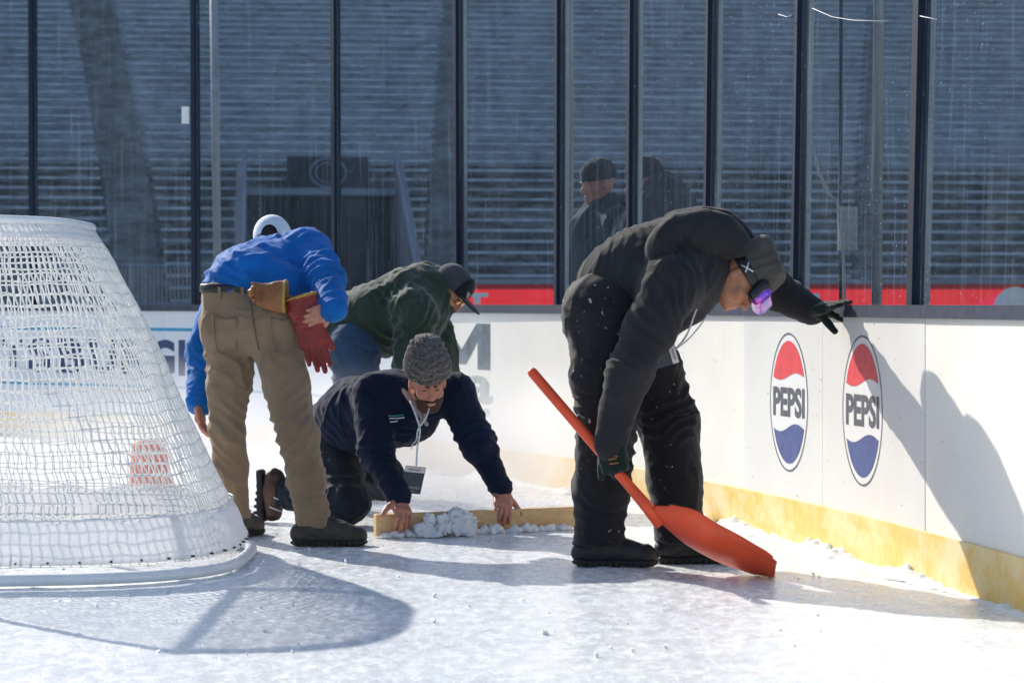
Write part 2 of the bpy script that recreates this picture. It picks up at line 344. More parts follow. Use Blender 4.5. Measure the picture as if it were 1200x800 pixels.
# ---- signed distance bodies turned into one smooth surface
class Blob:
    def __init__(s, h=.008, k=.03): s.h = h; s.k = k; s.ops = []; s.cuts = []
    def _add(s, fn, lo, hi, k, neg): s.ops.append((fn, np.asarray(lo), np.asarray(hi), s.k if k is None else k, neg)); return s
    def cone(s, a, b, ra, rb, k=None, flat=None, neg=False):
        a = np.asarray(a, float); b = np.asarray(b, float); ba = b-a; L2 = max(ba@ba, 1e-9); R = max(ra, rb)
        if flat is not None: fw, fs = nrm(flat[0]), flat[1]; R = R*max(1, fs)
        def fn(p):
            q = p-a; bb = ba
            if flat is not None: q = q+fw*((q@fw)*(1/fs-1))[..., None]; bb = ba+fw*((ba@fw)*(1/fs-1))
            t = np.clip(q@bb/max(bb@bb, 1e-9), 0, 1)
            return np.linalg.norm(q-t[..., None]*bb, axis=-1)-(ra+(rb-ra)*t)
        return s._add(fn, np.minimum(a, b)-R, np.maximum(a, b)+R, k, neg)
    def chain(s, pts, rs, k=None, flat=None):
        for i in range(len(pts)-1): s.cone(pts[i], pts[i+1], rs[i], rs[i+1], k, flat)
        return s
    def ell(s, c, r, R=None, k=None, neg=False):
        c = np.asarray(c, float); r = np.asarray(r, float); R = np.eye(3) if R is None else R; m = r.max()
        def fn(p):
            q = (p-c)@R; n0 = np.linalg.norm(q/r, axis=-1); n1 = np.linalg.norm(q/(r*r), axis=-1)
            return n0*(n0-1)/np.maximum(n1, 1e-6)
        return s._add(fn, c-m, c+m, k, neg)
    def box(s, c, hf, R=None, rd=.01, k=None, neg=False):
        c = np.asarray(c, float); hf = np.asarray(hf, float)-rd; R = np.eye(3) if R is None else R; m = np.linalg.norm(hf)+rd
        def fn(p):
            q = np.abs((p-c)@R)-hf
            return np.linalg.norm(np.maximum(q, 0), axis=-1)+np.minimum(q.max(-1), 0)-rd
        return s._add(fn, c-m, c+m, k, neg)
    def cut(s, c, n): s.cuts.append((np.asarray(c, float), nrm(n))); return s
    def build(s, smooth=1):
        h = s.h; pos = [o for o in s.ops if not o[4]]
        lo = np.min([o[1] for o in pos], 0)-4*h-s.k; hi = np.max([o[2] for o in pos], 0)+4*h+s.k
        n = np.ceil((hi-lo)/h).astype(int)+1
        D = np.full(n, .5, np.float32)
        for fn, l, u, k, neg in s.ops:
            pad = k+3*h
            i0 = np.clip(np.floor((l-pad-lo)/h).astype(int), 0, n-1); i1 = np.clip(np.ceil((u+pad-lo)/h).astype(int)+1, 1, n)
            if (i1 <= i0).any(): continue
            g = np.stack(np.meshgrid(*[lo[a]+h*np.arange(i0[a], i1[a]) for a in range(3)], indexing='ij'), -1)
            d = fn(g); sl = tuple(slice(i0[a], i1[a]) for a in range(3)); c = D[sl]
            if neg: d = -d; c2 = -c; hh = np.maximum(k-np.abs(c2-(-d)), 0)/max(k, 1e-6); D[sl] = -(np.minimum(c2, -d)-hh*hh*k*.25)
            else: hh = np.maximum(k-np.abs(c-d), 0)/max(k, 1e-6); D[sl] = np.minimum(c, d)-hh*hh*k*.25
        for c, nn in s.cuts:
            ax = [lo[a]+h*np.arange(n[a])-c[a] for a in range(3)]
            pl = (ax[0]*nn[0])[:, None, None]+(ax[1]*nn[1])[None, :, None]+(ax[2]*nn[2])[None, None, :]
            D = np.maximum(D, pl.astype(np.float32))
        V, Q = surfnets(D, lo, h)
        for _ in range(smooth): V = laplace(V, Q, .5)
        return V, Q
def surfnets(D, lo, h):
    S = D < 0; off = [(i, j, k) for i in (0, 1) for j in (0, 1) for k in (0, 1)]
    n = np.array(D.shape)-1
    cnt = np.zeros(n, np.int8)
    for o in off: cnt += S[o[0]:o[0]+n[0], o[1]:o[1]+n[1], o[2]:o[2]+n[2]]
    act = (cnt > 0) & (cnt < 8); ai = np.argwhere(act); idx = np.full(n, -1, np.int64); idx[act] = np.arange(len(ai))
    v = np.stack([D[ai[:, 0]+o[0], ai[:, 1]+o[1], ai[:, 2]+o[2]] for o in off], 1)
    pos = np.zeros((len(ai), 3)); c = np.zeros(len(ai))
    for a in range(8):
        for b in range(a+1, 8):
            oa, ob = np.array(off[a]), np.array(off[b])
            if np.abs(oa-ob).sum() != 1: continue
            cr = (v[:, a] < 0) != (v[:, b] < 0); t = np.where(cr, v[:, a]/np.where(cr, v[:, a]-v[:, b], 1), 0)
            pos += np.where(cr[:, None], oa+t[:, None]*(ob-oa), 0); c += cr
    V = lo+h*(ai+pos/c[:, None]); Q = []
    for ax in range(3):
        b, d = (ax+1) % 3, (ax+2) % 3
        s0 = [slice(None)]*3; s1 = [slice(None)]*3; s0[ax] = slice(0, -1); s1[ax] = slice(1, None)
        e = np.argwhere(S[tuple(s0)] != S[tuple(s1)])
        e = e[(e[:, b] > 0) & (e[:, d] > 0) & (e[:, b] < n[b]) & (e[:, d] < n[d])]
        def cell(db, dd):
            q = e.copy(); q[:, b] -= db; q[:, d] -= dd; return idx[q[:, 0], q[:, 1], q[:, 2]]
        f = np.stack([cell(1, 1), cell(0, 1), cell(0, 0), cell(1, 0)], 1)
        ins = S[e[:, 0], e[:, 1], e[:, 2]]
        Q.append(np.where(ins[:, None], f, f[:, ::-1]))
    Q = np.concatenate(Q); Q = Q[(Q >= 0).all(1)]
    return V, Q
def laplace(V, Q, w):
    a = np.concatenate([Q[:, i] for i in range(4)]); b = np.concatenate([Q[:, (i+1) % 4] for i in range(4)])
    n = np.bincount(a, minlength=len(V))+np.bincount(b, minlength=len(V)); out = np.empty_like(V)
    for x in range(3):
        s = np.bincount(a, V[b, x], len(V))+np.bincount(b, V[a, x], len(V)); out[:, x] = s/np.maximum(n, 1)
    out[n == 0] = V[n == 0]; return V+(out-V)*w
def vnormals(V, Q):
    fn = np.cross(V[Q[:, 2]]-V[Q[:, 0]], V[Q[:, 3]]-V[Q[:, 1]]); N = np.zeros_like(V)
    for i in range(4):
        for x in range(3): N[:, x] += np.bincount(Q[:, i], fn[:, x], len(V))
    return N/np.maximum(np.linalg.norm(N, axis=1), 1e-12)[:, None]
CR1 = frame((.5, .3, .8), (1, -.4, .2)); CR2 = frame((-.6, .2, .75), (.3, 1, .1))
def ridge(x): return np.abs(np.sin(x))**.8*-1+.6
def wrinkle(V, Q, folds=(), amp=.006, scale=9, zlo=None):
    N = vnormals(V, Q); d = amp*fbm(V*scale, 2)+amp*.45*fbm(V*scale*2.6+5, 2)
    wv = fbm(V*5.5+3, 2)
    for Rm, sa in ((CR1, 1.0), (CR2, .8)):
        b = fbm((V@Rm)*A(3.2, 9.5, 7.0)+scale, 2); d += amp*1.25*sa*(np.clip(1-np.abs(b)*1.5, 0, 1)**3-.25)
    for c, ax, lam, am, r in folds:
        q = V-np.asarray(c); a = nrm(ax); g = np.exp(-(q*q).sum(1)/(r*r))
        d += 1.6*am*g*ridge(math.pi*(q@a)/lam+2.8*wv)*np.clip(vnoise(V*5.5+c[0]*9)*1.5+.35, -.1, 1)
    V2 = V+N*d[:, None]
    if zlo is not None: V2[:, 2] = np.maximum(V2[:, 2], zlo)
    return V2
def blobobj(name, B, m, parent, folds=(), amp=0, scale=9, smooth=1, zlo=None):
    V, Q = B.build(smooth)
    if amp or folds: V = wrinkle(V, Q, folds, amp, scale, zlo)
    elif zlo is not None: V[:, 2] = np.maximum(V[:, 2], zlo)
    return mk(name, V, Q, m, parent, True)

# ------------------------------------------------------------------ the curved rink wall: a plan curve, panels sit along it
CTRL = [(-9.6, 25.5), (-6.6, 22.6)]+[tuple(Pg(px, py)[:2]) for px, py in
        [(0, 508), (150, 515), (300, 526), (450, 544), (610, 566), (750, 591), (830, 609), (920, 632), (1000, 654), (1090, 682), (1200, 718), (1400, 800)]]+[(2.02, 3.5), (2.06, -8)]
WC = spline(np.array(CTRL), 24)
for _ in range(60): WC[1:-1] = WC[1:-1]*.5+(WC[:-2]+WC[2:])*.25
WL = np.concatenate([[0], np.cumsum(np.linalg.norm(np.diff(WC, axis=0), axis=1))])
def wxy(u): return np.stack([np.interp(u, WL, WC[:, 0]), np.interp(u, WL, WC[:, 1])], -1)
def wnr(u):
    t = wxy(np.asarray(u)+.06)-wxy(np.asarray(u)-.06); t = t/np.linalg.norm(t, axis=-1)[..., None]
    return np.stack([t[..., 1], -t[..., 0]], -1)            # towards the ice
def W(u, h, off=0.0):
    u = np.asarray(u, float); h = np.broadcast_to(h, u.shape); p = wxy(u)+wnr(u)*np.asarray(off)[..., None]
    return np.concatenate([p, h[..., None]], -1)
UU = np.linspace(0, WL[-1], 6000); _w = wxy(UU); _ok = _w[:, 1] > 2
PXU = np.where(_ok, 600+F*_w[:, 0]/np.maximum(_w[:, 1], .1), 9999)
def upx(px): return float(np.interp(px, PXU[_ok], UU[_ok]))
def strip(name, u0, u1, h0, h1, o0, o1, m, parent, n=10):
    """a closed slab along the wall: heights h0..h1, offsets o0 (back) .. o1 (front)"""
    u = np.linspace(u0, u1, n); V = np.concatenate([W(u, h0, o1), W(u, h1, o1), W(u, h1, o0), W(u, h0, o0)]); Fc = []
    for i in range(n-1):
        for a in range(4):
            b = (a+1) % 4; Fc.append((a*n+i, a*n+i+1, b*n+i+1, b*n+i))
    Fc += [(0, n, 2*n, 3*n), (n-1, 4*n-1, 3*n-1, 2*n-1)]
    return mk(name, V, Fc, m, parent)

# ground outside, ice inside
g = mk('field', A([-120, -60, -.12], [120, -60, -.12], [120, 200, -.12], [-120, 200, -.12]), [(0, 1, 2, 3)], M['field']); structure(g)
uu = np.linspace(0, WL[-1], 120); inn = W(uu, 0., -.02)
poly = [tuple(p) for p in inn]+[(-30, -8, 0), (-30, 25.5, 0)]
V0 = np.array(poly)-A(0, 0, .012)
ice = mk('ice', V0, [tuple(range(len(V0)))], M['ice']); structure(ice)
def near_ice():
    xs = np.arange(-3.6, 2.3, .022); ys = np.arange(6.4, 15.6, .03)
    X, Y = np.meshgrid(xs, ys, indexing='ij'); X = X.ravel(); Y = Y.ravel()
    p = np.stack([X, Y, 0*X], 1)
    z = .0022*fbm(p*A(2.2, 3, 1), 3)+.0016*np.maximum(fbm(p*A(11, 6, 1)+4, 3), -.1)+.0016*np.maximum(fbm(p*A(38, 24, 1)+9, 2), -.2)
    groove = fbm(p@np.array([[1.2, .35, 0], [-3.2, 6.5, 0], [0, 0, 1]])+13, 2); z += .002*np.clip(groove, -.6, .6)
    crumb = np.maximum(fbm(p*A(5, 5, 1)+40, 2), 0)*np.maximum(vnoise(p*A(30, 30, 1)), 0); z += .008*crumb
    V = np.stack([X, Y, z-.004], 1); nx, ny = len(xs), len(ys)
    i, j = np.meshgrid(np.arange(nx-1), np.arange(ny-1), indexing='ij'); a = (i*ny+j).ravel()
    Q = np.stack([a, a+ny, a+ny+1, a+1], 1)
    # keep only what lies inside the boards
    uw = np.interp(Y, WC[::-1, 1], WL[::-1]); lim = wxy(uw)[:, 0]+.02
    keep = (X[Q] < lim[Q]).all(1)
    o = mk('scraped_ice', V, Q[keep], M['ice'], None, True); o['kind'] = 'structure'
near_ice()
walk = strip('walkway', upx(-150), upx(1300), -.1, .22, -3.4, -.25, M['deck'], None, 60); structure(walk)

# boards
seams = [upx(873), upx(965), upx(1085)]; st = seams[1]-seams[0]
us = sorted([seams[0]-1.17*k for k in range(1, 17)]+seams+[seams[2]+1.2*k for k in range(1, 6)])
boards = root('rink_boards', 'white curved hockey rink boards with yellow kick plates and dark cap rail', 'rink boards')
PAN = []
for i in range(len(us)-1):
    a, b = us[i], us[i+1]; ad = abs(a-seams[0]) < .01 or abs(a-seams[1]) < .01
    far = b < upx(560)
    m = M['vinyl'] if ad else (M['shadedboard'] if far else M['board'])  # far panels use a greyer copy, the shade there put into its colour
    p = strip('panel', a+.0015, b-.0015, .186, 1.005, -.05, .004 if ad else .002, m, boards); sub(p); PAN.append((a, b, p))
    strip('kick_plate', a+.001, b-.001, .0, .190, -.05, .014, M['kick'], boards)
    strip('cap_rail', a+.001, b-.001, 1.004, 1.056, -.10, .020, M['cap'], boards)
    strip('joint', a-.0015, a+.0015, .19, 1.004, -.045, -.001, M['seam'], boards, 2)
def panel_at(u):
    for a, b, p in PAN:
        if a <= u < b: return p
    return PAN[-1][2]
def on_wall(name, xy, faces, u0, h0, off, m, parent, sx=1.0):
    V = W(u0+xy[:, 0]*sx, h0+xy[:, 1], np.full(len(xy), off)); return mk(name, V, faces, m, parent)
def wall_text(name, s, u0, u1, h0, h1, off, m, parent, bold=.03):
    V, Fc, _ = textmesh(s, bold); return on_wall(name, V[:, :2]*A(u1-u0, h1-h0), Fc, u0, h0, off, m, parent)
def circ(r, n=64): t = np.linspace(0, 2*math.pi, n, endpoint=False); return np.stack([r*np.cos(t), r*np.sin(t)], 1)
EX = .76
def drink_logo(px, py):
    u = upx(px); p = wxy(u); s = F/p[1]; R = .31; hc = H-(py-HOR)/s; pa = panel_at(u)
    n = 64; a = circ(R, n); b = circ(R*.975, n)
    on_wall('logo_ring', np.concatenate([a, b]), [(i, (i+1) % n, n+(i+1) % n, n+i) for i in range(n)], u, hc, .0060, M['logodark'], pa, EX)
    on_wall('logo_disc', np.concatenate([circ(R*.985, n), circ(R*.6, n), circ(R*.25, n), A([0, 0])]), [(k*n+i, k*n+(i+1) % n, (k+1)*n+(i+1) % n, (k+1)*n+i) for k in (0, 1) for i in range(n)]+[(2*n+i, 2*n+(i+1) % n, 3*n) for i in range(n)], u, hc, .0044, M['logowhite'], pa, EX)
    r = R*.885
    for sg, off, m in ((1, .37, M['logored']), (-1, -.37, M['logoblue'])):
        yw = lambda x: R*(off+(.055 if sg > 0 else .065)*np.sin((x/r+.05)*math.pi*1.02))
        xs = np.linspace(-1, 1, 41)*math.sqrt(r*r-(R*.37)**2)*1.0
        lowr = np.stack([xs, yw(xs)], 1)
        t0 = math.atan2(lowr[-1, 1], lowr[-1, 0]); t1 = math.atan2(lowr[0, 1], lowr[0, 0])
        if sg > 0: ts = np.linspace(t0, t1, 42)[1:-1]
        else: ts = np.linspace(t0, t1, 42)[1:-1]
        arc = np.stack([r*np.cos(ts), r*np.sin(ts)], 1); poly = np.concatenate([lowr, arc])
        if sg < 0: poly = poly[::-1]
        on_wall('logo_wave', poly, [tuple(range(len(poly)))], u, hc, .0060, m, pa, EX)
    wall_text('lettering', 'PEPSI', u-R*.83*EX, u+R*.83*EX, hc-R*.215, hc+R*.215, .0057, M['logodark'], pa, .034)
drink_logo(925.5, 471); drink_logo(1012, 481)
# far advert: navy letters between teal lines (read through the goal net)
def hp(px, py): u = upx(px); return H-(py-HOR)*wxy(u)[1]/F
uG0, uG1 = upx(172), upx(237); per = (uG1-uG0)/2
for k, ch in enumerate('PITTSBURGH'):
    u1 = uG1-per*(9-k); u0 = u1-per*.86
    if ch == 'I': u0 += per*.28; u1 -= per*.28
    wall_text('lettering', ch, u0, u1, hp(205, 440), hp(205, 398), .0032, M['adnavy'], panel_at((u0+u1)/2), .045)
for (y0, y1) in ((388, 384.3), (455.5, 452.5)):
    for a, b, p in PAN:
        if b > upx(-60) and a < upx(330): strip('stripe', a+.002, b-.002, hp(205, y0), hp(205, y1), .0005, .0032, M['adteal'], p)
u0, u1 = upx(508), upx(575)
LM = A([0, 0], [0, 1], [.24, 1], [.5, .42], [.76, 1], [1, 1], [1, 0], [.78, 0], [.78, .60], [.58, .10], [.42, .10], [.22, .60], [.22, 0])[::-1]
on_wall('lettering', LM*A(u1-u0, hp(560, 379)-hp(545, 432)), [tuple(range(13))], u0, hp(545, 432), .0032, M['adfade'], panel_at(u0+.4))
u0, u1 = upx(547), upx(578)
wall_text('lettering', 'a', u0, u1, hp(560, 473), hp(560, 440), .0032, M['adgrey'], panel_at(u0+.2), .03)
wall_text('lettering', ',', upx(563), upx(575), hp(568, 491), hp(568, 478), .0032, M['adgrey'], panel_at(u0+.2), .03)
# snow scraped up against the kick plates
def wall_snow():
    u = np.arange(upx(100), upx(1350), .012); n = 9; hh = np.maximum(.018+.03*fbm(np.stack([u*3, 0*u, 0*u], 1), 3)+.014*vnoise(np.stack([u*18, 0*u+3, 0*u], 1)), .004)
    wd = hh*2.0+.02; V = []; k = np.linspace(0, 1, n)
    for i in range(n):
        q = W(u, 0*u, .012+wd*k[i]); z = hh*np.cos(k[i]*math.pi/2)**1.3
        z = z*(1+.45*vnoise(np.stack([u*45, 0*u+k[i]*6, 0*u], 1))*(0 < i < n-1)); q[:, 2] = z-.004*(i == n-1); V.append(q)
    m = len(u); V = np.concatenate(V); a = (np.arange(n-1)[:, None]*m+np.arange(m-1)[None]).ravel()
    o = mk('board_edge_snow', V, np.stack([a, a+1, a+m+1, a+m], 1), M['snow'], None, True)
    o['kind'] = 'stuff'; tag(o, 'low uneven ridge of scraped snow along the yellow kick plates', 'snow')
wall_snow()

# glass above the boards
gl = root('rink_glass', 'tall clear rink glass panes between dark navy posts above the boards', 'rink glass')
ppx = [-150, 37, 227, 391, 534, 651, 735, 825, 928, 1066]; pu = [upx(p) for p in ppx]; pu.append(pu[-1]+1.5); pu.append(pu[-1]+1.5)
def leanv(u): return .024*min(max((u-upx(600))/(upx(1066)-upx(600)), -.2), 1)
TOP = 3.85
def uprights(c, hw, hd, n, z0, z1, ln):
    t = A(-n[1], n[0]); V = []
    for z in (z0, z1):
        for sx, sy in ((-1, -1), (1, -1), (1, 1), (-1, 1)):
            q = c+t*hw*sx+n*hd*sy-n*ln*(z-1.05); V.append((q[0], q[1], z))
    return np.array(V)
for i, u in enumerate(pu):
    c = wxy(u); n = wnr(u); lw = leanv(u)
    p = mk('post', uprights(c-n*.022, (.026 if i < 4 else .017) if i < 9 else .03, .026, n, 1.056, TOP, lw), BF, M['post'], gl); sub(p)
    if i > 3: mk('outer_channel', uprights(c-n*.068, .009, .012, n, 1.056, TOP, lw), BF, M['alu'], p)
    if i+1 < len(pu):
        u2 = pu[i+1]; c2 = wxy(u2); n2 = wnr(u2); ends = []
        V = []
        for cc, nn, uu_ in ((c, n, u), (c2, n2, u2)):
            ll = leanv(uu_)
            for z in (1.058, TOP-.01):
                for o in (-.028, -.016): q = cc+nn*o-nn*ll*(z-1.05); V.append((q[0], q[1], z))
        V = np.array(V); d = V[4]-V[0]; d = nrm(A(d[0], d[1], 0))*.027; V[:4] += d; V[4:] -= d
        mk('glass_pane', V, [(0, 2, 6, 4), (1, 5, 7, 3), (0, 4, 5, 1), (2, 3, 7, 6), (0, 1, 3, 2), (4, 6, 7, 5)], M['glass'], gl)

def gz(px): return float(wxy(upx(px))[1])-.02
for pts in ([(912, 17), (922, 20), (928, 18)], [(952, 10), (975, 20), (1000, 24), (1038, 25)], [(1078, 19), (1098, 23)]):
    tube('scratch', [P(x, y, gz(x)) for x, y in pts], .0015, M['mark'], gl, 4)
box('sticker', P(217.5, 135, gz(217)-.01), (.03, .002, .065), M['logowhite'], gl)
# ------------------------------------------------------------------ the goal, side on, its back towards the right
GX, ZN, ZF, GH = -2.44, 9.05, 10.88, 1.385
def depth_at(t): return float(np.interp(t, [0, .12, .33, .65, .9, 1], [1.345, 1.275, 1.14, .935, .75, .66]))
def goal_pt(t, s):
    """t height 0..1, s 0..1 from near post round the back to far post"""
    D = depth_at(t); zn = ZN+.16*t; zf = ZF-.10*t; hw = (zf-zn)/2; zc = (zn+zf)/2
    th = math.pi*(s-.5); e = .62
    x = D*abs(math.cos(th))**e; y = math.copysign(abs(math.sin(th))**e, math.sin(th))*hw
    # rounded outline: straight sides near the posts
    return A(GX+x, zc+y, .03+t*(GH-.03))
_S = np.linspace(0, 1, 400)
def ring(t, n):
    p = np.array([goal_pt(t, s) for s in _S]); L = np.concatenate([[0], np.cumsum(np.linalg.norm(np.diff(p, axis=0), axis=1))])
    q = np.linspace(0, L[-1], n); return np.stack([np.interp(q, L, p[:, k]) for k in range(3)], 1)
goal = root('hockey_goal', 'white netted hockey goal seen from the side at left', 'hockey goal', (GX+.6, 9.9, 0))
NC, NR = 104, 29
rows = [ring(t, NC) for t in np.linspace(.03, 1, NR)]
G = np.array(rows); cc = A(GX+.5, (ZN+ZF)/2, 0)
for i in range(NR):
    t = i/(NR-1); sag = .008*math.sin(math.pi*t)
    dirc = G[i]-cc; dirc[:, 2] = 0; dirc /= np.linalg.norm(dirc, axis=1)[:, None]; G[i] -= dirc*sag*(.6+.8*vnoise(np.stack([np.arange(NC)*.11, 0*np.arange(NC)+i*.1, np.zeros(NC)], 1)))[:, None]
    G[i, :, 2] -= .012*np.sin(np.linspace(0, math.pi*7, NC))**2*math.sin(math.pi*t)
G += RNG.normal(0, .0020, G.shape)
G[1:-1:2, :-1] += (G[1:-1:2, 1:]-G[1:-1:2, :-1])*.26
def cordmesh(lines, r, n=4):
    VV, FF, o = [], [], 0
    for L in lines:
        V, Fc = tubemesh(L, r, n); VV.append(V); FF += [tuple(x+o for x in f) for f in Fc]; o += len(V)
    return np.concatenate(VV), FF
V, Fc = cordmesh([G[i] for i in range(NR)]+[G[:, j] for j in range(NC)], .0035)
mk('netting', V, Fc, M['net'], goal, True)
# roof netting
tr = ring(1, 61); lines = []
half = [(tr[i], tr[60-i]) for i in range(30)]
for a, b in half: lines.append(np.linspace(a, b, 14)-A(0, 0, .01)+RNG.normal(0, .004, (14, 3)))
for f in np.linspace(.06, .94, 26): lines.append(np.array([a+(b-a)*f for a, b in half])-A(0, 0, .012))
V, Fc = cordmesh(lines, .0034); mk('roof_netting', V, Fc, M['net'], goal, True)
bp = [ring(0, 90)]; b0 = bp[0].copy(); b0[:, 2] = .024
tube('base_pipe', b0, .024, M['pipe'], goal, 10)
tp = ring(1, 70); tp[:, 2] = GH; tube('top_pipe', tp, .017, M['pipe'], goal, 10)
for zz in (ZN, ZF): tube('goal_post', [A(GX, zz, 0), A(GX, zz, GH*.5), A(GX, zz+(.14 if zz == ZN else -.08), GH)], .024, M['redpipe'], goal, 12)
tube('crossbar', [A(GX, ZN+.14, GH), A(GX, ZF-.08, GH)], .024, M['redpipe'], goal, 12)
def skirt(name, t0, t1, out, n=160, rows=8, wob=.012):
    V = []
    for t in np.linspace(t0, t1, rows):
        q = ring(t, n); d = q-cc; d[:, 2] = 0; d /= np.linalg.norm(d, axis=1)[:, None]
        q = q+d*(out+wob*fbm(np.stack([np.arange(n)*.16, 0*np.arange(n)+t*8, np.zeros(n)], 1), 2))[:, None]
        if t == t1: q[:, 2] += .010*np.sin(np.arange(n)*.55)
        V.append(q)
    V = np.concatenate(V); Fc = [(r*n+i, r*n+i+1, (r+1)*n+i+1, (r+1)*n+i) for r in range(rows-1) for i in range(n-1)]
    o = mk(name, V, Fc, M['canvas'], goal, True); s = o.modifiers.new('thick', 'SOLIDIFY'); s.thickness = .003; return o
sk = sub(skirt('canvas_skirt', .035, .155, .012))
skirt('top_canvas_band', .95, .995, .004, wob=.004)
VV, FF, o = [], [], 0
q = ring(.042, 34); d = q-cc; d[:, 2] = 0; d /= np.linalg.norm(d, axis=1)[:, None]
for i in range(34):
    V, Fc = tubemesh([q[i]+d[i]*.010+A(0, 0, .0), q[i]+d[i]*.026], .0042, 6); VV.append(V); FF += [tuple(x+o for x in f) for f in Fc]; o += len(V)
ey = mk('lacing_eyelets', np.concatenate(VV), FF, M['bootblack'], sk); ey['kind'] = 'stuff'
q = ring(.155, 60); d = q-cc; d[:, 2] = 0; d /= np.linalg.norm(d, axis=1)[:, None]
tube('lacing_cord', q+d*.016+A(0, 0, .002), .0035, M['pipe'], sk, 5)

# red thing seen through the goal: an upturned small bucket on the ice
bc = Pg(178, 586); bk = root('upturned_bucket', 'small orange red plastic bucket seen through the goal netting', 'bucket', bc)
t = np.linspace(0, 2*math.pi, 28, endpoint=False); V = []; Fc = []
prof = [(.140, 0), (.140, .024), (.128, .03), (.088, .315), (.078, .325), (0.001, .325)]
for r, z in prof: V += [bc+A(r*math.cos(a)+z*-.06, r*math.sin(a), z) for a in t]
for i in range(len(prof)-1): Fc += [(i*28+k, i*28+(k+1) % 28, (i+1)*28+(k+1) % 28, (i+1)*28+k) for k in range(28)]
mk('shell', V, Fc, M['orange'], bk)
tube('handle', [bc+A(.144*math.cos(a), -.144*math.sin(a)-.012, .012+.02*math.sin(a)) for a in np.linspace(0, math.pi, 20)], .004, M['alu'], bk, 6)

# ------------------------------------------------------------------ figures
def hand(B, wr, d, n, side, curl=(.3, .4, .3), spread=.12, sc=1.0, fat=1.0, thumb=(.75, .65, .25), k=.008):
    d = nrm(d); n = nrm(np.asarray(n)-d*np.dot(d, n)); l = np.cross(d, n)*side; R = np.stack([l, d, n], 1)
    wr = np.asarray(wr, float)
    B.box(wr+d*.052*sc, A(.040*fat, .05, .0145*fat)*sc, R, .012*sc, .012)
    B.cone(wr-d*.02, wr+d*.03*sc, .026*sc*fat, .028*sc*fat, .015, (n, .75))
    for i in range(4):
        b = wr+(d*(.096-.006*abs(i-1.2))+l*(.030-.0205*i))*sc; f = (1, 1.1, 1.02, .8)[i]; dd = nrm(d+l*spread*(1.5-i)); ang = 0; r0 = (.0098, .0102, .0097, .0085)[i]*sc*fat
        B.cone(b-dd*.02*sc, b, r0*1.1, r0*1.1, .01)
        for j, ln in enumerate((.044, .027, .022)):
            c = curl[j] if not isinstance(curl[j], (list, tuple)) else curl[j][i]
            ang += c; e = b+(dd*math.cos(ang)+n*math.sin(ang))*ln*f*sc; B.cone(b, e, r0*(1-.08*j), r0*(.92-.08*j), .004); b = e
    b = wr+(d*.028+l*.030)*sc; td = nrm(d*thumb[0]+l*thumb[1]+n*thumb[2])
    e = b+td*.045*sc; B.cone(b, e, .015*sc*fat, .012*sc*fat, .012); td2 = nrm(td+d*.35+n*.1); e2 = e+td2*.033*sc; B.cone(e, e2, .0115*sc*fat, .0105*sc*fat, .006)
    B.cone(e2, e2+nrm(td2+n*.15)*.024*sc, .0105*sc*fat, .0085*sc*fat, .005)
def headframe(u, f):
    u = nrm(u); f = nrm(np.asarray(f)-u*np.dot(u, f)); r = np.cross(f, u); return r, f, u
def head(B, c, u, f, nk):
    r, f, u = headframe(u, f); R = np.stack([r, f, u], 1); c = np.asarray(c); L = lambda x, y, z: c+r*x+f*y+u*z
    B.ell(L(0, -.012, .030), (.077, .098, .092), R, .02); B.ell(L(0, .025, -.035), (.062, .074, .082), R, .025)
    B.ell(L(0, .055, -.092), (.040, .036, .026), R, .03)
    for s in (-1, 1):
        B.ell(L(.040*s, .066, -.030), (.024, .024, .026), R, .015); B.ell(L(.079*s, -.008, -.012), (.010, .019, .032), R, .008)
        B.ell(L(.031*s, .091, .019), (.024, .013, .009), R, .010)
        B.ell(L(.031*s, .110, -.001), (.019, .020, .011), R, .012, neg=True)
        B.ell(L(.031*s, .080, -.002), (.017, .016, .013), R, .004); B.ell(L(.012*s, .104, -.045), (.009, .010, .008), R, .006)
    B.cone(L(0, .093, .010), L(0, .117, -.038), .009, .0125, .012)
    B.ell(L(0, .094, -.068), (.025, .011, .0065), R, .006); B.ell(L(0, .092, -.080), (.022, .011, .0075), R, .006)
    B.ell(L(0, .086, -.105), (.018, .014, .012), R, .012)
    B.cone(L(0, -.025, -.05), nk, .055, .062, .03)
def beard(c, u, f, m, parent, full=1.0):
    r, f, u = headframe(u, f); R = np.stack([r, f, u], 1); c = np.asarray(c); L = lambda x, y, z: c+r*x+f*y+u*z
    B = Blob(.0042, .012); B.ell(L(0, .030, -.050), (.068, .074, .080), R); B.ell(L(0, .058, -.098), (.048, .042, .036), R, .03)
    B.ell(L(0, .094, -.058), (.032, .014, .010), R, .01)
    B.cut(L(0, .075, -.050), nrm(u+f*.15)); B.cut(L(0, -.005, 0), nrm(-f*.9+u*.45))
    B.ell(L(0, .107, -.073), (.021, .016, .0075), R, .006, neg=True); B.ell(L(0, .11, -.02), (.034, .04, .03), R, .006, neg=True)
    o = blobobj('beard', B, m, parent, amp=.004, scale=60)
    return o
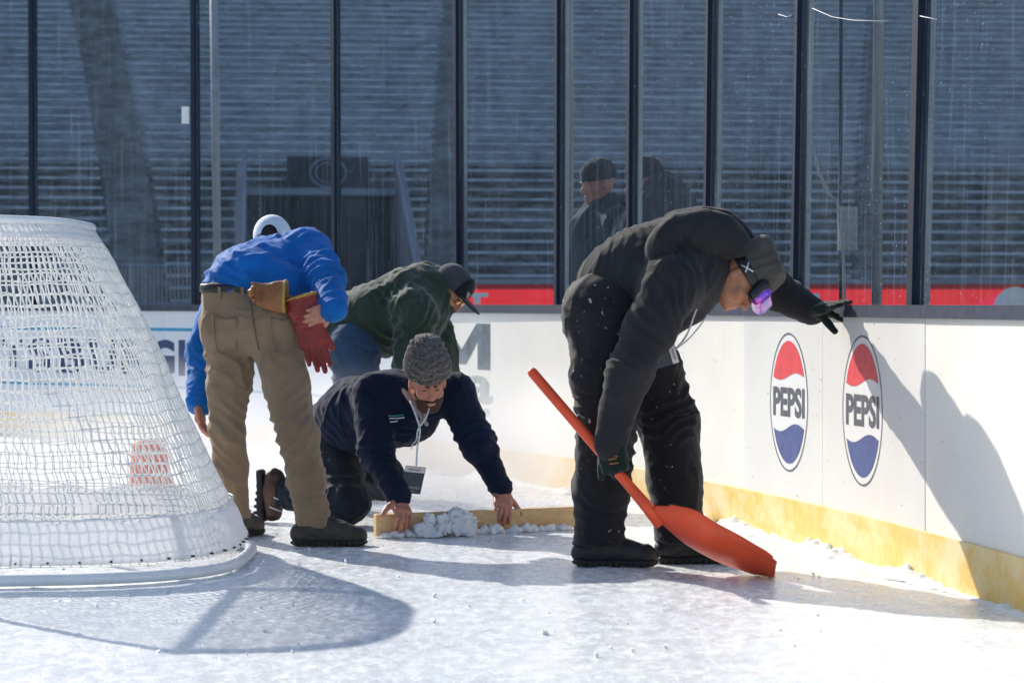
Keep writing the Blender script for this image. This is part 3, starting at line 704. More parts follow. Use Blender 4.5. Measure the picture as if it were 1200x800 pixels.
def boot(ank, td, m, parent, sole=True, sz=1.0, shaft=.10, name='boot', gz=0.0, up=(0, 0, 1)):
    """a boot standing flat: ank = ankle point, td = toe direction"""
    td = nrm(td); up = nrm(up); td = nrm(td-up*np.dot(td, up)); ank = np.asarray(ank); base = ank-up*(ank[2]-gz if tuple(up) == (0, 0, 1) else .085)
    lat = np.cross(td, up); heel = base-td*.055*sz; ball = base+td*.12*sz; toe = base+td*.185*sz
    B = Blob(.006, .02)
    B.cone(heel+up*.055, ball+up*.047, .045*sz, .048*sz, .02, (up, 1.0)); B.cone(ball+up*.048, toe+up*.044-td*.012, .048*sz, .041*sz, .02); B.ell(toe+up*.040-td*.01, A(.050, .049, .044)*sz, np.stack([td, lat, up], 1), .006)
    B.cone(base+up*.095+td*.015, ball+up*.066-td*.03, .052*sz, .040*sz, .025); B.cone(base+up*.06-td*.01, ank+up*shaft, .050*sz, .046*sz, .03)
    B.cut(base+up*.022, -up)
    o = blobobj(name, B, m, parent, amp=.0025, scale=25); sub(o)
    S = Blob(.006, .01); S.box((heel+toe)/2+up*.014+td*.0, A(.147*sz, .044*sz, .014), np.stack([td, lat, up], 1), .012)
    S.ell(toe+up*.014-td*.02, (.062*sz, .050*sz, .0145), np.stack([td, lat, up], 1), .01); S.ell(heel+up*.014+td*.01, (.055*sz, .047*sz, .0145), np.stack([td, lat, up], 1), .01)
    blobobj('sole', S, M['sole'], o)
    for k in range(10):
        for sd in (-1, 1): box('tread_lug', heel+(toe-heel)*k/9.5+up*.010+lat*sd*.045*sz, (.007, .006, .009), M['sole'], o, np.stack([td, lat, up], 1))
    for k in range(3):
        q = base+td*(.055+.028*k)+up*(.145-.020*k)
        tube('lace', [q-lat*.032-up*.012, q+up*.004+td*.004, q+lat*.032-up*.012], .0035, M['belt'], o, 5)
    return o
def badge(parent, c, w_, h_, right, up, nose):
    right = nrm(right); up = nrm(up); nn = nrm(np.cross(right, up)); R = np.stack([right, up, nn], 1); nn = nn if np.dot(nn, nose) > 0 else -nn
    o = box('badge_card', c, (w_/2, h_/2, .002), M['badge'], parent, R); sub(o)
    box('badge_header', c+up*h_*.38+nn*.0032, (w_*.48, h_*.10, .0008), M['badgew'], o, R)
    V, Fc, _ = textmesh('HOCKEY', .03)
    V = c+up*h_*.38+nn*.0048+right*((V[:, :1]-.5)*w_*.62)+up*((V[:, 1:2]-.5)*h_*.07); mk('badge_lettering', V, Fc, M['badge'], o)
    for dy, ww in ((-.26, .42), (-.31, .40), (-.40, .16)): box('badge_line', c+up*h_*dy+nn*.0028, (w_*ww, h_*.006, .0006), M['badgew'], o, R)
    return o

def snap(ob, pts, off=.003):
    """lay detail points on the surface of a garment, where the sight line first meets it"""
    n = len(ob.data.vertices); co = np.empty(n*3); ob.data.vertices.foreach_get('co', co); r = ob
    while r.parent: r = r.parent
    V = co.reshape(-1, 3)+np.array(r.location); x = 600+F*V[:, 0]/V[:, 1]; y = HOR-F*(V[:, 2]-H)/V[:, 1]; out = []
    for px, py in pts:
        d2 = (x-px)**2+(y-py)**2; m = d2 < max(20, d2.min()*1.5); out.append(P(px, py, V[m, 1].min()-off))
    return out
# ---------- man in the blue jacket, seen from behind, bent over
def blue_man():
    g0 = (Pg(383, 640)+Pg(285, 626))/2; g0[2] = 0
    o = root('person', 'person in royal blue jacket and khaki trousers bending over, back turned', 'person', g0)
    zb = 10.85
    pel = P(296, 368, zb); hl = P(272, 395, zb+.05); hr = P(322, 395, zb-.05)
    kl = P(267, 505, zb+.02); kr = P(349, 508, zb-.22); al = P(277, 603, 11.0); ar = P(368, 612, 10.62)
    wst = P(292, 342, zb+.06); mid = P(302, 328, zb+.22); chs = P(322, 316, zb+.42); nk = P(321, 302, zb+.60)
    sl = P(268, 340, zb+.42); sr = P(360, 297, zb+.34)
    el = P(240, 414, zb+.36); wl = P(234, 470, zb+.20); er = P(382, 328, zb+.06); wr = P(390, 362, zb-.17)
    hc = P(319, 287, zb+.76)
    # trousers
    T = Blob(.0085, .05)
    T.cone(hl+A(-.01, 0, .05), hr+A(.01, 0, .05), .135, .135, .05, ((0, 1, 0), 1.05)); T.cone(wst-A(.12, 0, .02), wst+A(.14, 0, .0), .095, .095, .05, ((0, 1, 0), 1.15))
    T.chain([hl, (hl+kl)/2, kl, (kl+al)/2, al+A(0, 0, -.03)], [.118, .098, .080, .074, .070], .03); T.chain([hr, (hr+kr)/2, kr, (kr+ar)/2, ar+A(0, 0, -.03)], [.118, .102, .090, .083, .078], .03)
    T.cut(wst+A(0, 0, .03), (0.05, .0, 1)); T.cut(A(0, 0, .082), (0, 0, -1))
    fl = [(kl, kl-al+A(.3, 0, 0), .045, .010, .2), (kr, kr-ar+A(-.4, 0, 0), .05, .012, .2), (al+A(0, 0, .17), (.2, 0, 1), .036, .010, .12), (ar+A(0, 0, .17), (-.2, 0, 1), .036, .011, .12),
          (hl-A(0, 0, .12), (.5, 0, .9), .07, .012, .16), (hr-A(0, 0, .12), (-.5, 0, .9), .07, .012, .16), (pel-A(0, .1, .06), (0, 0, 1), .06, .010, .12)]
    t = blobobj('trousers', T, M['khaki'], o, fl, .006); sub(t)
    # centre seam, pockets, belt
    tube('seat_seam', snap(t, [(293, 352), (295, 365), (297, 380), (300, 395), (303, 410)], .0), .0028, M['khakidark'], t, 5)
    for pk in ([(250, 368), (263, 373), (277, 372)], [(318, 372), (331, 375), (345, 371)]): tube('pocket_edge', snap(t, pk, .0), .003, M['khakidark'], t, 5)
    for pk in ([(250, 368), (251, 392), (254, 412), (266, 416), (277, 410), (277, 372)], [(318, 372), (319, 395), (322, 413), (335, 416), (346, 408), (345, 371)]): tube('pocket_stitching', snap(t, pk, .0), .0028, M['khaki'], t, 5)
    B = Blob(.007, .02); B.cone(wst-A(.125, 0, -.008), wst+A(.145, 0, .012), .099, .099, .02, ((0, 1, 0), 1.15)); B.cut(wst+A(0, 0, .028), (0.05, 0, 1)); B.cut(wst-A(0, 0, .012), (-.05, 0, -1))
    bl = blobobj('belt', B, M['belt'], o)
    for x in (257, 284, 314): box('belt_loop', snap(bl, [(x, 343)], .004)[0], (.007, .006, .026), M['khaki'], t)
    # jacket
    J = Blob(.0085, .06)
    J.chain([wst+A(-.005, .05, .035), mid, chs, nk], [.165, .170, .150, .085], .05, ((1, 0, 0), 1.2))
    J.cone(sl, sr, .095, .110, .06); J.cone(P(266, 345, zb+.14), P(330, 338, zb+.05), .10, .105, .05)
    J.chain([sl, el, wl], [.105, .085, .064], .04); J.chain([sr, er, wr], [.110, .084, .062], .04)
    J.cut(wst+A(0, -.03, .012), (.06, -.12, -1)) if False else None
    fl = [(er, er-sr, .05, .014, .16), (wr, wr-er, .03, .010, .07), (el, el-sl, .05, .012, .15), (wl, wl-el, .028, .010, .07), (mid-A(.05, .1, 0), (.5, .2, .85), .05, .016, .24), (chs+A(-.05, -.1, .05), (.45, .2, .85), .06, .014, .22),
          ((sr+chs)/2, (.8, .1, .5), .06, .014, .14)]
    J2 = blobobj('jacket', J, M['blue'], o, fl, .007)
    # boots
    boot(al, (.35, .9, 0), M['boottan'], o, shaft=.06); boot(ar, (.94, .10, 0), M['boottan'], o, shaft=.07, sz=1.05)
    # skin
    K = Blob(.0055, .03)
    K.chain([pel, wst+A(0, .03, 0), mid, chs, nk], [.09, .075, .10, .11, .055]); K.cone(hl, hr, .085, .085); K.chain([hl, kl, al, al+A(.03, .06, -.06)], [.085, .06, .04, .03]); K.chain([hr, kr, ar, ar+A(.08, .01, -.06)], [.085, .06, .04, .03])
    K.cone(sl, sr, .07, .07); K.chain([sl, el, wl], [.06, .045, .03]); K.chain([sr, er, wr], [.06, .045, .03])
    head(K, hc, (.0, .55, .75), (.05, .8, -.6), nk)
    hand(K, wl, (.05, -.15, -1), (.9, -.2, 0), 1, (.35, .45, .3), .05, .98, 1.08)
    hand(K, wr, (-.80, -.42, -.30), (-.25, .95, -.1), 1, (.35, .55, .4), .06, .92, 1.08)
    blobobj('body', K, M['skin'], o)
    # white cap worn with the strap opening towards us
    r, f, u = headframe((.0, .45, .9), (.05, .9, -.45)); R = np.stack([r, f, u], 1); c = hc+u*.045-f*.01
    C = Blob(.0055, .01); C.ell(c, (.092, .112, .098), R); C.ell(c-u*.005, (.082, .102, .088), R, .004, neg=True); C.cut(c-u*.035, -u)
    C.cone(c-f*.16-u*.035, c-f*.05-u*.035, .040, .036, .004, neg=True)
    cp = blobobj('cap', C, M['capwhite'], o); sub(cp)
    Bm = Blob(.005, .01); Bm.ell(c+f*.13-u*.03, (.075, .085, .010), R); blobobj('cap_brim', Bm, M['capwhite'], cp)
    Hh = Blob(.006, .01); Hh.ell(c-u*.012, (.080, .100, .082), R); blobobj('hair', Hh, M['hairdark'], o, amp=.002, scale=50)
    return zb, wr
zb, bwr = blue_man()
# gloves held in his right hand
def leather_glove(name, label, cuffc, d, n, side, mtl, curl, cuff_len=.14, sc=1.12):
    d = nrm(d); o = root(name, label, 'glove', cuffc, None); wr = cuffc+d*cuff_len
    B = Blob(.0055, .02); hand(B, wr, d, n, side, curl, .05, sc, 1.34, (.95, .35, .1)); nn = nrm(np.asarray(n)-d*np.dot(d, n))
    B.chain([cuffc, cuffc+d*cuff_len*.55, wr+d*.03], [.075, .068, .058], .02, (nn, .45)); B.cut(cuffc, -d)
    B.cone(cuffc-d*.05, cuffc+d*.03, .058, .05, .004, (nn, .42), neg=True)
    blobobj('glove_shell', B, mtl, o, [(wr, d, .03, .006, .08)], .003, 20)
    E = Blob(.005, .006); E.cone(cuffc, cuffc+d*.012, .077, .076, .004, (nn, .5)); E.cone(cuffc-d*.05, cuffc+d*.05, .060, .056, .004, (nn, .42), neg=True); E.cut(cuffc, -d); E.cut(cuffc+d*.014, d)
    blobobj('cuff_binding', E, M['cuff'], o); return o
leather_glove('work_glove', 'red leather work glove hanging fingers down from the bent hand', P(352, 346, zb-.175), (.08, -.01, -.28), (.1, -1, 0), -1, M['redglove'], (.10, .16, .12), .115, 1.22)
leather_glove('work_glove', 'tan leather work glove tucked behind the khaki trousers, beside the red glove', P(336, 347, zb-.20), (-1, .15, .02), (0, -1, .2), 1, M['tanglove'], (.9, .8, .5), .05, .85)

# ---------- kneeling man in navy
def navy_man():
    z = 11.45
    g0 = Pg(420, 612); o = root('person', 'person in navy fleece and knit hat kneeling, both hands on wooden plank', 'person', g0)
    pel = P(392, 508, 11.95); mid = P(420, 488, 11.75); chs = P(470, 478, 11.5); nk = P(490, 462, 11.36)
    sr = P(440, 462, 11.42); sl = P(532, 462, 11.42); er = P(440, 528, 11.28); wrr = P(466, 586, 11.10); ell_ = P(561, 520, 11.38); wl = P(588, 577, 11.36)
    hr = P(388, 512, 11.9); hl = P(410, 520, 12.1); kr = P(407, 590, 11.58); kl = P(452, 560, 12.05)
    anr = P(334, 578, 11.78); anl = P(400, 570, 12.5)
    T = Blob(.0085, .05); T.cone(hr, hl, .135, .13, .05); T.chain([hr, (hr+kr)/2, kr, anr], [.13, .120, .100, .075], .03)
    T.chain([hl, kl, anl], [.12, .1, .075], .03)
    blobobj('trousers', T, M['darkpant'], o, [(kr+A(0, 0, .1), (0, 0, 1), .05, .012, .16), (anr, (1, 0, 0), .035, .01, .09), ((hr+kr)/2, (.4, 0, 1), .06, .012, .15)], .006, zlo=.004)
    J = Blob(.008, .05); J.chain([pel+A(.01, -.02, .03), mid, chs], [.15, .185, .185], .06); J.cone(sr, sl, .098, .098, .07); J.cone(P(480, 480, 11.42), P(492, 466, 11.40), .13, .09, .06)
    J.chain([sr, er, wrr-A(0, 0, -.02)], [.105, .080, .056], .035); J.chain([sl, ell_, wl-A(0, 0, -.02)], [.098, .076, .054], .035)
    fl = [(er, er-sr, .05, .013, .14), (ell_, ell_-sl, .05, .013, .14), (wrr, wrr-er, .025, .008, .07), (wl, wl-ell_, .025, .008, .07), (mid, (.8, -.3, .5), .06, .014, .2), (sr, (.7, 0, .7), .05, .012, .12), (sl-A(.04, 0, 0), (-.7, 0, .7), .05, .012, .12),
          (P(480, 495, 11.3), (.2, 0, 1), .055, .012, .14)]
    j = blobobj('fleece_jacket', J, M['navy'], o, fl, .006); sub(j)
    hc = P(501, 447, 11.17); up = (.02, -.34, .9); fw = (.20, -.85, -.42)
    K = Blob(.005, .03); K.chain([pel, mid, chs, nk], [.10, .12, .12, .06]); K.cone(hr, hl, .09, .09); K.chain([hr, kr, anr], [.085, .065, .045]); K.chain([hl, kl, anl], [.085, .065, .045])
    K.cone(anr, anr+A(-.08, .0, -.04), .04, .03); K.cone(anl, anl+A(-.08, .0, -.0), .04, .03)
    K.cone(sr, sl, .065, .065); K.chain([sr, er, wrr], [.06, .045, .03]); K.chain([sl, ell_, wl], [.06, .045, .03]); head(K, hc, up, fw, nk)
    hand(K, wrr, (.22, -.60, -.38), (.05, -.45, -.85), -1, (.25, .70, .45), .07, 1.0, 1.12, (.65, .75, .25)); hand(K, wl, (.05, -.58, -.42), (-.05, -.45, -.85), 1, (.3, .75, .45), .07, 1.0, 1.12, (.65, .75, .25))
    blobobj('body', K, M['skin'], o)
    beard(hc, up, fw, M['hair'], o)
    r, f, u = headframe(up, fw); R = np.stack([r, f, u], 1); L = lambda x, y, zz: hc+r*x+f*y+u*zz
    for s in (-1, 1):
        B = Blob(.0035, .006); B.cone(L(.014*s, .106, .016), L(.050*s, .086, .018), .0055, .004, .004); blobobj('eyebrow', B, M['hair'], o)
        B = Blob(.003, .004); B.ell(L(.031*s, .0905, -.006), (.013, .007, .0035), R); blobobj('eyelid_line', B, M['hairdark'], o)
    # knitted hat with rolled rings
    B = Blob(.0045, .02); B.ell(L(0, -.012, .070), (.100, .118, .125), R); B.ell(L(0, -.03, .165), (.065, .075, .045), R, .05); B.cone(L(0, -.012, .04), L(0, -.010, .075), .098, .100, .02, (f, 1.16)); B.cut(L(0, .09, .028), nrm(-u-f*.05)); 
    V, Q = B.build(1); N = vnormals(V, Q); hh = (V-hc)@u; an = np.arctan2((V-hc)@r, (V-hc)@f)
    rg = np.abs(np.sin((hh+.010*np.sin(an*2+1)+.006*np.sin(an*5))*math.pi/.031)); V = V+N*(.011*rg**.7-.004+.0025*np.sin(an*46))[:, None]
    mk('knit_hat', V, Q, M['knit'], o, True)
    # collar with pale lining
    for s, nmx in ((1, 'collar'), (-1, 'collar')):
        B = Blob(.0045, .01); B.cone(nk+r*.075*s+A(0, -.02, .035), P(493 if s < 0 else 500, 497, 11.20), .013, .010, .01); blobobj(nmx, B, M['lining'], o)
    # chest mark and lanyard
    for x0, x1, y in ((455, 473, 487), (456, 474, 490), (457, 466, 494)):
        tube('chest_mark', snap(j, [(x0, y), ((x0+x1)/2, y), (x1, y-1)], .001), .0025, M['mark'] if y > 488 else M['markteal'], j, 5)
    c = P(484, 562, 11.12)
    ln = tube('lanyard', spline([P(481, 470, 11.14), P(488, 488, 11.10), P(492, 505, 11.11), P(489, 525, 11.12), P(488, 545, 11.12)], 6), .0045, M['lanyard'], o, 6)
    tube('lanyard', spline([P(503, 478, 11.10), P(499, 490, 11.09), P(490, 503, 11.10), P(488, 515, 11.12), P(484, 520, 11.12), P(482, 526, 11.12)], 6), .0035, M['lanyard'], o, 6)
    badge(o, c, .094, .126, (1, 0, -.10), (.22, 0, 1), (0, -1, 0))
    tube('badge_strap', [P(488, 545, 11.12), P(487.5, 547, 11.12)], .003, M['lanyard'], o, 5)
    # boots: toes dug into the ice, soles facing left
    for ank, lbl in ((anr, 1), (anl, 0)):
        B = Blob(.006, .02); ax = nrm(A(-.98, .12, -.05)); up2 = nrm(A(-.06, 0.1, 1)); 
        heel = ank+ax*.075+A(0, 0, .075); toe = ank+ax*.095+A(.0, .0, -.165*1.0); toe[2] = .045
        B.cone(ank-ax*.04, ank+ax*.05+A(0, 0, .01), .066, .062, .03); B.cone(heel-ax*.02, toe-ax*.035, .052, .048, .03, (A(0, 1, 0), .95)); B.cut(heel+ax*.035, ax+A(0, 0, -.05))
        b = blobobj('boot', B, M['bootbrown'] , o, amp=.003, scale=25, zlo=.002); sub(b)
        S = Blob(.005, .012); mid_ = (heel+toe)/2+ax*.030; dn = nrm(toe-heel); R2 = np.stack([dn, np.cross(ax, dn), ax], 1); hl_ = np.linalg.norm(toe-heel)/2
        S.box(mid_, A(hl_+.045, .048, .016), R2, .012); S.ell(mid_+dn*(hl_-.03), (.07, .054, .017), R2, .01)
        for k in range(8): S.box(mid_-dn*(hl_+.03)+dn*(2*hl_+.06)*k/7+ax*.014, A(.008, .050, .011), R2, .004, .003)
        blobobj('sole', S, M['sole'], b, zlo=.001)
        for k in range(3): q = ank+ax*(.0+.02*k)+A(0, -.06, .02-.045*k); tube('lace', [q+A(-.03, 0, .012), q+A(0, -.008, 0), q+A(.03, 0, -.012)], .003, M['mark'], b, 5)
navy_man()

# ---------- man in the green hooded top, behind
def green_man():
    z = 13.3; g0 = Pg(430, 580); o = root('person', 'person in dark green hooded top and jeans stooping beside the far boards', 'person', g0)
    pel = P(412, 398, z); mid = P(440, 374, z); chs = P(488, 356, z-.02); nk = P(512, 342, z); hl = P(412, 405, z+.1); hr = P(414, 408, z-.1)
    kl = P(432, 492, z+.15); kr = P(418, 490, z-.12); al = P(415, 565, z+.1); ar = P(400, 565, z-.1)
    sr = P(484, 364, z-.22); sl = P(498, 358, z+.2); er = P(484, 425, z-.26); el = P(515, 415, z+.1); wr = P(515, 470, z-.3); wl = P(530, 460, z+.05)
    T = Blob(.009, .05); T.cone(hl, hr, .145, .145, .06); T.chain([hl, kl, al], [.135, .105, .085], .04); T.chain([hr, kr, ar], [.14, .105, .085], .04)
    blobobj('jeans', T, M['jeans'], o, [(kr, (0, 0, 1), .05, .014, .15), (hr-A(0, 0, .15), (.3, 0, 1), .06, .012, .2)], .006)
    J = Blob(.009, .06); J.chain([P(408, 388, z), mid, chs, nk], [.155, .195, .20, .12], .06); J.cone(sl, sr, .11, .115, .07); J.chain([sr, er, wr], [.12, .10, .065], .04); J.chain([sl, el, wl], [.115, .095, .065], .04)
    J.chain([P(470, 334, z), P(497, 328, z), P(518, 332, z)], [.07, .085, .075], .03, ((0, 1, 0), 1.5))
    fl = [(mid+A(-.05, -.15, .05), (.8, 0, .5), .055, .018, .2), (er, er-sr, .05, .014, .15), (sr+A(-.05, -.08, 0), (.7, 0, -.5), .06, .018, .17), (mid+A(.1, -.15, -.1), (.5, 0, .8), .05, .016, .18)]
    blobobj('hooded_top', J, M['green'], o, fl, .008)
    boot(al, (1, .1, 0), M['bootblack'], o); boot(ar, (1, -.1, 0), M['bootblack'], o)
    hc = P(526, 340, z-.03); up = (.62, -.10, .62); fw = (.60, -.28, -.72)
    K = Blob(.0058, .03); K.chain([pel, mid, chs, nk], [.10, .12, .12, .06]); K.cone(hl, hr, .09, .09); K.chain([hl, kl, al, al+A(.06, 0, -.05)], [.085, .065, .045, .03]); K.chain([hr, kr, ar, ar+A(.06, 0, -.05)], [.085, .065, .045, .03])
    K.cone(sr, sl, .07, .07); K.chain([sr, er, wr], [.06, .045, .03]); K.chain([sl, el, wl], [.06, .045, .03]); head(K, hc, up, fw, nk)
    hand(K, wr, (.4, -.1, -1), (.8, 0, .3), -1, (.3, .4, .3)); hand(K, wl, (.4, .1, -1), (.8, 0, .3), 1, (.3, .4, .3))
    blobobj('body', K, M['skin'], o); beard(hc, up, fw, M['hairdark'], o)
    r, f, u = headframe(up, fw); R = np.stack([r, f, u], 1); L = lambda x, y, zz: hc+r*x+f*y+u*zz
    C = Blob(.0055, .012); C.ell(L(0, -.012, .052), (.092, .112, .095), R); C.cut(L(0, 0, .020), -u); cp = blobobj('cap', C, M['capgrey'], o); sub(cp)
    C = Blob(.0055, .012); C.ell(L(0, .030, .055), (.088, .082, .094), R); C.cut(L(0, .055, .02), -f); C.cut(L(0, 0, .020), -u); blobobj('cap_front', C, M['capblack'], cp)
    C = Blob(.0045, .01); C.ell(L(0, .135, .030), (.078, .088, .009), R); C.cut(L(0, .075, 0), -f); blobobj('cap_brim', C, M['capblack'], cp)
    for k in range(3): tube('cap_mark', [L(.045-.006*k, .098+.005*k, .075-.010*k), L(.020, .112+.003*k, .070-.012*k)], .0025, M['mark'], cp, 5)
    C = Blob(.004, .006); 
    for s in (-1, 1): C.ell(L(.033*s, .098, -.004), (.028, .010, .020), R)
    C.cone(L(-.05, .09, .006), L(.05, .09, .006), .004, .004); gls = blobobj('sunglasses', C, M['gold'], o); sub(gls)
    for s in (-1, 1): tube('temple_arm', [L(.066*s, .085, .004), L(.080*s, .02, .004), L(.082*s, -.01, -.002)], .003, M['gold'], gls, 5)
    tube('drawstring', spline([P(496, 366, z-.22), P(494, 376, z-.24), P(493, 388, z-.23)], 4), .004, M['mark'], o, 5)
green_man()

# ---------- man in black with the shovel
def shovel_man():
    g0 = (Pg(703, 661)+Pg(815, 656))/2; g0[2] = 0
    o = root('person', 'person in faded black hoodie and snow trousers leaning on boards, goggles on beanie', 'person', g0)
    z = 9.88; pel = P(712, 350, z); hr = P(706, 372, z-.09); hl = P(736, 378, z+.10)
    kr = P(711, 505, z-.13); ar = P(701, 632, 9.81); kl = P(784, 497, z+.10); al = P(797, 622, 9.93)
    mid = P(752, 326, z); chs = P(794, 316, z); nk = P(828, 312, z+.02)
    sr = P(786, 334, z-.23); er = P(737, 436, z-.36); wr = P(715, 520, z-.36); sl = P(828, 312, z+.22); el = P(893, 332, z+.40); wl = P(951, 364, 10.20)
    T = Blob(.0085, .05); T.cone(hr+A(-.0, .02, .02), hl+A(-.06, 0, .04), .165, .16, .06); T.chain([hr, (hr+kr)/2, kr, (kr+ar)/2, ar-A(0, 0, .02)], [.150, .132, .116, .110, .106], .04)
    T.chain([hl, (hl+kl)/2, kl, (kl+al)/2, al-A(0, 0, .02)], [.150, .136, .120, .110, .104], .04); T.cut(P(0, 638, 9.81), (0, 0, -1))
    fl = [(kr, (.25, 0, 1), .06, .016, .22), (kl, (-.3, 0, 1), .055, .018, .2), (ar+A(0, 0, .14), (.2, 0, 1), .05, .018, .14), (al+A(0, 0, .13), (.2, 0, 1), .05, .018, .14), (hr-A(0, 0, .1), (.5, 0, .8), .07, .012, .2)]
    t = blobobj('snow_trousers', T, M['snowpant'], o, fl, .0045, 7); sub(t)
    tube('knee_seam', snap(t, [(766, 478), (780, 485), (795, 487), (808, 484)], .0), .0035, M['snowpant'], t, 5)
    J = Blob(.0085, .06); J.chain([P(722, 335, z), mid, chs, nk], [.165, .195, .205, .10], .06); J.cone(sr, sl, .115, .115, .08)
    J.chain([sr, (sr+er)/2, er, wr], [.118, .102, .088, .066], .04); J.chain([sl, el, wl], [.12, .095, .062], .04)
    J.cone(P(768, 372, z-.05), P(803, 358, z), .115, .085, .06)
    fl = [(er, er-sr, .055, .016, .17), (sr+A(-.08, -.05, .02), (.9, 0, .3), .055, .020, .2), (mid+A(0, -.15, .0), (1, 0, .1), .05, .020, .22), ((er+wr)/2, (.2, 0, 1), .06, .012, .14), (el, el-sl, .05, .014, .16), (wr, wr-er, .03, .008, .08)]
    j = blobobj('hooded_sweatshirt', J, M['black'], o, fl, .0035, 6); sub(j)
    # hood: thick roll lying on the shoulders
    Hd = Blob(.0085, .04); Hd.chain(spline([P(772, 312, z-.17), P(775, 278, z-.16), P(805, 266, z-.05), P(850, 268, z+.0), P(866, 292, z-.06)], 4), .062, .04) if False else None
    pts = spline([P(776, 318, z-.20), P(776, 286, z-.19), P(800, 268, z-.15), P(838, 266, z-.12), P(862, 286, z-.10)], 4)
    Hd.chain(list(pts), [.055]*len(pts), .03); pts = spline([P(790, 268, z-.10), P(815, 262, z+.05), P(850, 268, z+.10), P(866, 290, z+.05)], 4); Hd.chain(list(pts), [.062]*len(pts), .03)
    Hd.ell(P(815, 284, z-.05), (.15, .15, .085), None, .05)
    Hd.cone(P(786, 306, z-.30), P(856, 300, z-.28), .050, .045, .02, neg=True)
    blobobj('hood', Hd, M['black'], j, [(P(800, 300, z-.2), (.8, 0, .6), .045, .016, .12), (P(840, 280, z-.15), (.7, 0, .7), .06, .010, .12)], .0042, 8)
    # skin
    hc = P(868, 327, z-.02); up = (.87, -.02, .40); fw = (.37, -.30, -.80)
    K = Blob(.0055, .03); K.chain([pel, mid, chs, nk], [.11, .13, .13, .06]); K.cone(hr, hl, .1, .1); K.chain([hr, kr, ar, ar+A(.08, 0, -.06)], [.09, .07, .05, .03]); K.chain([hl, kl, al, al+A(.08, 0, -.06)], [.09, .07, .05, .03])
    K.cone(sr, sl, .075, .075); K.chain([sr, er, wr], [.065, .05, .032]); K.chain([sl, el, wl], [.065, .05, .032]); head(K, hc, up, fw, nk)
    hd_r = nrm(A(.22, -.05, -.95)); hand(K, wr, hd_r, (.55, .8, .0), -1, (.9, 1.1, .8), .03, .9, .9)
    hd_l = nrm(A(.62, -.72, .16)); hand(K, wl, hd_l, (0, .3, -.9), 1, (-.05, .1, .1), .05, .9, .9, (.5, .6, .6))
    blobobj('body', K, M['skin2'], o)
    # gloves
    Gv = Blob(.0055, .02); hand(Gv, wr, hd_r, (.55, .8, .0), -1, (.9, 1.1, .8), .03, 1.12, 1.35); Gv.cone(wr-hd_r*.03, wr+hd_r*.02, .052, .045, .02)
    gr = blobobj('glove', Gv, M['gglove'], o, amp=.002, scale=25); sub(gr)
    gp = wr+hd_r*.06+A(-.0, -.033, 0)
    for a, b in (((-.022, .0), (.012, .006)), ((-.018, -.018), (.018, -.012)), ((-.004, .016), (.016, .012))): tube('glove_mark', [gp+A(a[0], -.010, a[1]), gp+A(b[0], -.010, b[1])], .0035, M['tanglove'], gr, 5)
    Gv = Blob(.0055, .02); hand(Gv, wl, hd_l, (0, .3, -.9), 1, (-.05, .1, .1), .05, 1.05, 1.3, (.45, .55, .75)); Gv.cone(wl-hd_l*.04, wl+hd_l*.02, .048, .042, .02)
    Gv.cone(wl+A(.03, -.04, -.01), wl+A(.085, -.10, -.085), .021, .015, .02)
    blobobj('glove', Gv, M['gglove'], o, amp=.002, scale=25)
    boot(ar, (1, -.08, 0), M['bootblack'], o, sz=1.08); boot(al, (.98, -.02, 0), M['bootblack'], o, sz=1.08)
    # beanie, goggles
    r, f, u = headframe(up, fw); R = np.stack([r, f, u], 1); L = lambda x, y, zz: hc+r*x+f*y+u*zz
    B = Blob(.006, .03); B.ell(L(0, -.012, .060), (.094, .118, .115), R); B.box(L(0, -.018, .098), A(.082, .098, .078), R, .045, .03); B.ell(L(0, -.085, .15), (.05, .04, .035), R, .04); B.cut(L(0, 0, .012), nrm(-u+f*.12)); 
    bn = blobobj('beanie', B, M['beanie'], o, [(L(.05, -.02, .15), f, .045, .010, .08)], .004, 14)
    B = Blob(.005, .01); B.ell(L(0, -.012, .035), (.099, .123, .105), R); B.ell(L(0, -.012, .035), (.088, .112, .10), R, .004, neg=True); B.cut(L(0, 0, .055), u-f*.06); B.cut(L(0, 0, .012), nrm(-u+f*.10)); 
    gg = root_child = blobobj('goggle_strap', B, M['goggle'], o); sub(gg)
    B = Blob(.005, .015); B.box(L(0, .096, .042), A(.094, .026, .052), R@np.array([[1, 0, 0], [0, .94, -.34], [0, .34, .94]]), .022); blobobj('goggle_frame', B, M['goggle'], gg)
    B = Blob(.0045, .012); B.box(L(0, .118, .040), A(.088, .030, .046), R@np.array([[1, 0, 0], [0, .94, -.34], [0, .34, .94]]), .026); blobobj('goggle_lens', B, M['lens'], gg)
    mc = L(-.0, 0, 0); rs = -r if np.dot(r, A(0, -1, 0)) < 0 else r     # mark on the strap, near side
    q = hc+rs*.099+u*.036+f*.0; e1, e2 = f, u
    for a, b in (((-.024, -.016), (.024, .016)), ((-.022, .016), (.012, -.014)), ((-.022, .016), (.024, .0165))):
        tube('strap_mark', [q+e1*a[0]+e2*a[1]-rs*.003, q+rs*.003, q+e1*b[0]+e2*b[1]-rs*.003], .003, M['mark'], gg, 5)
    # lanyard and badge
    tube('lanyard', spline([P(829, 322, z-.13), P(824, 345, z-.15), P(815, 365, z-.15), P(805, 392, z-.14), P(792, 409, z-.20)], 6), .0045, M['lanyard'], o, 6)
    tube('lanyard', spline([P(835, 355, z-.03), P(825, 375, z-.06), P(808, 396, z-.12), P(792, 409, z-.20)], 6), .003, M['lanyard'], o, 6)
    badge(o, P(776, 419, z-.22), .075, .125, (.28, 0, -.95), (.95, 0, .28), (0, -1, 0))
    return wr, hd_r
swr, shd = shovel_man()

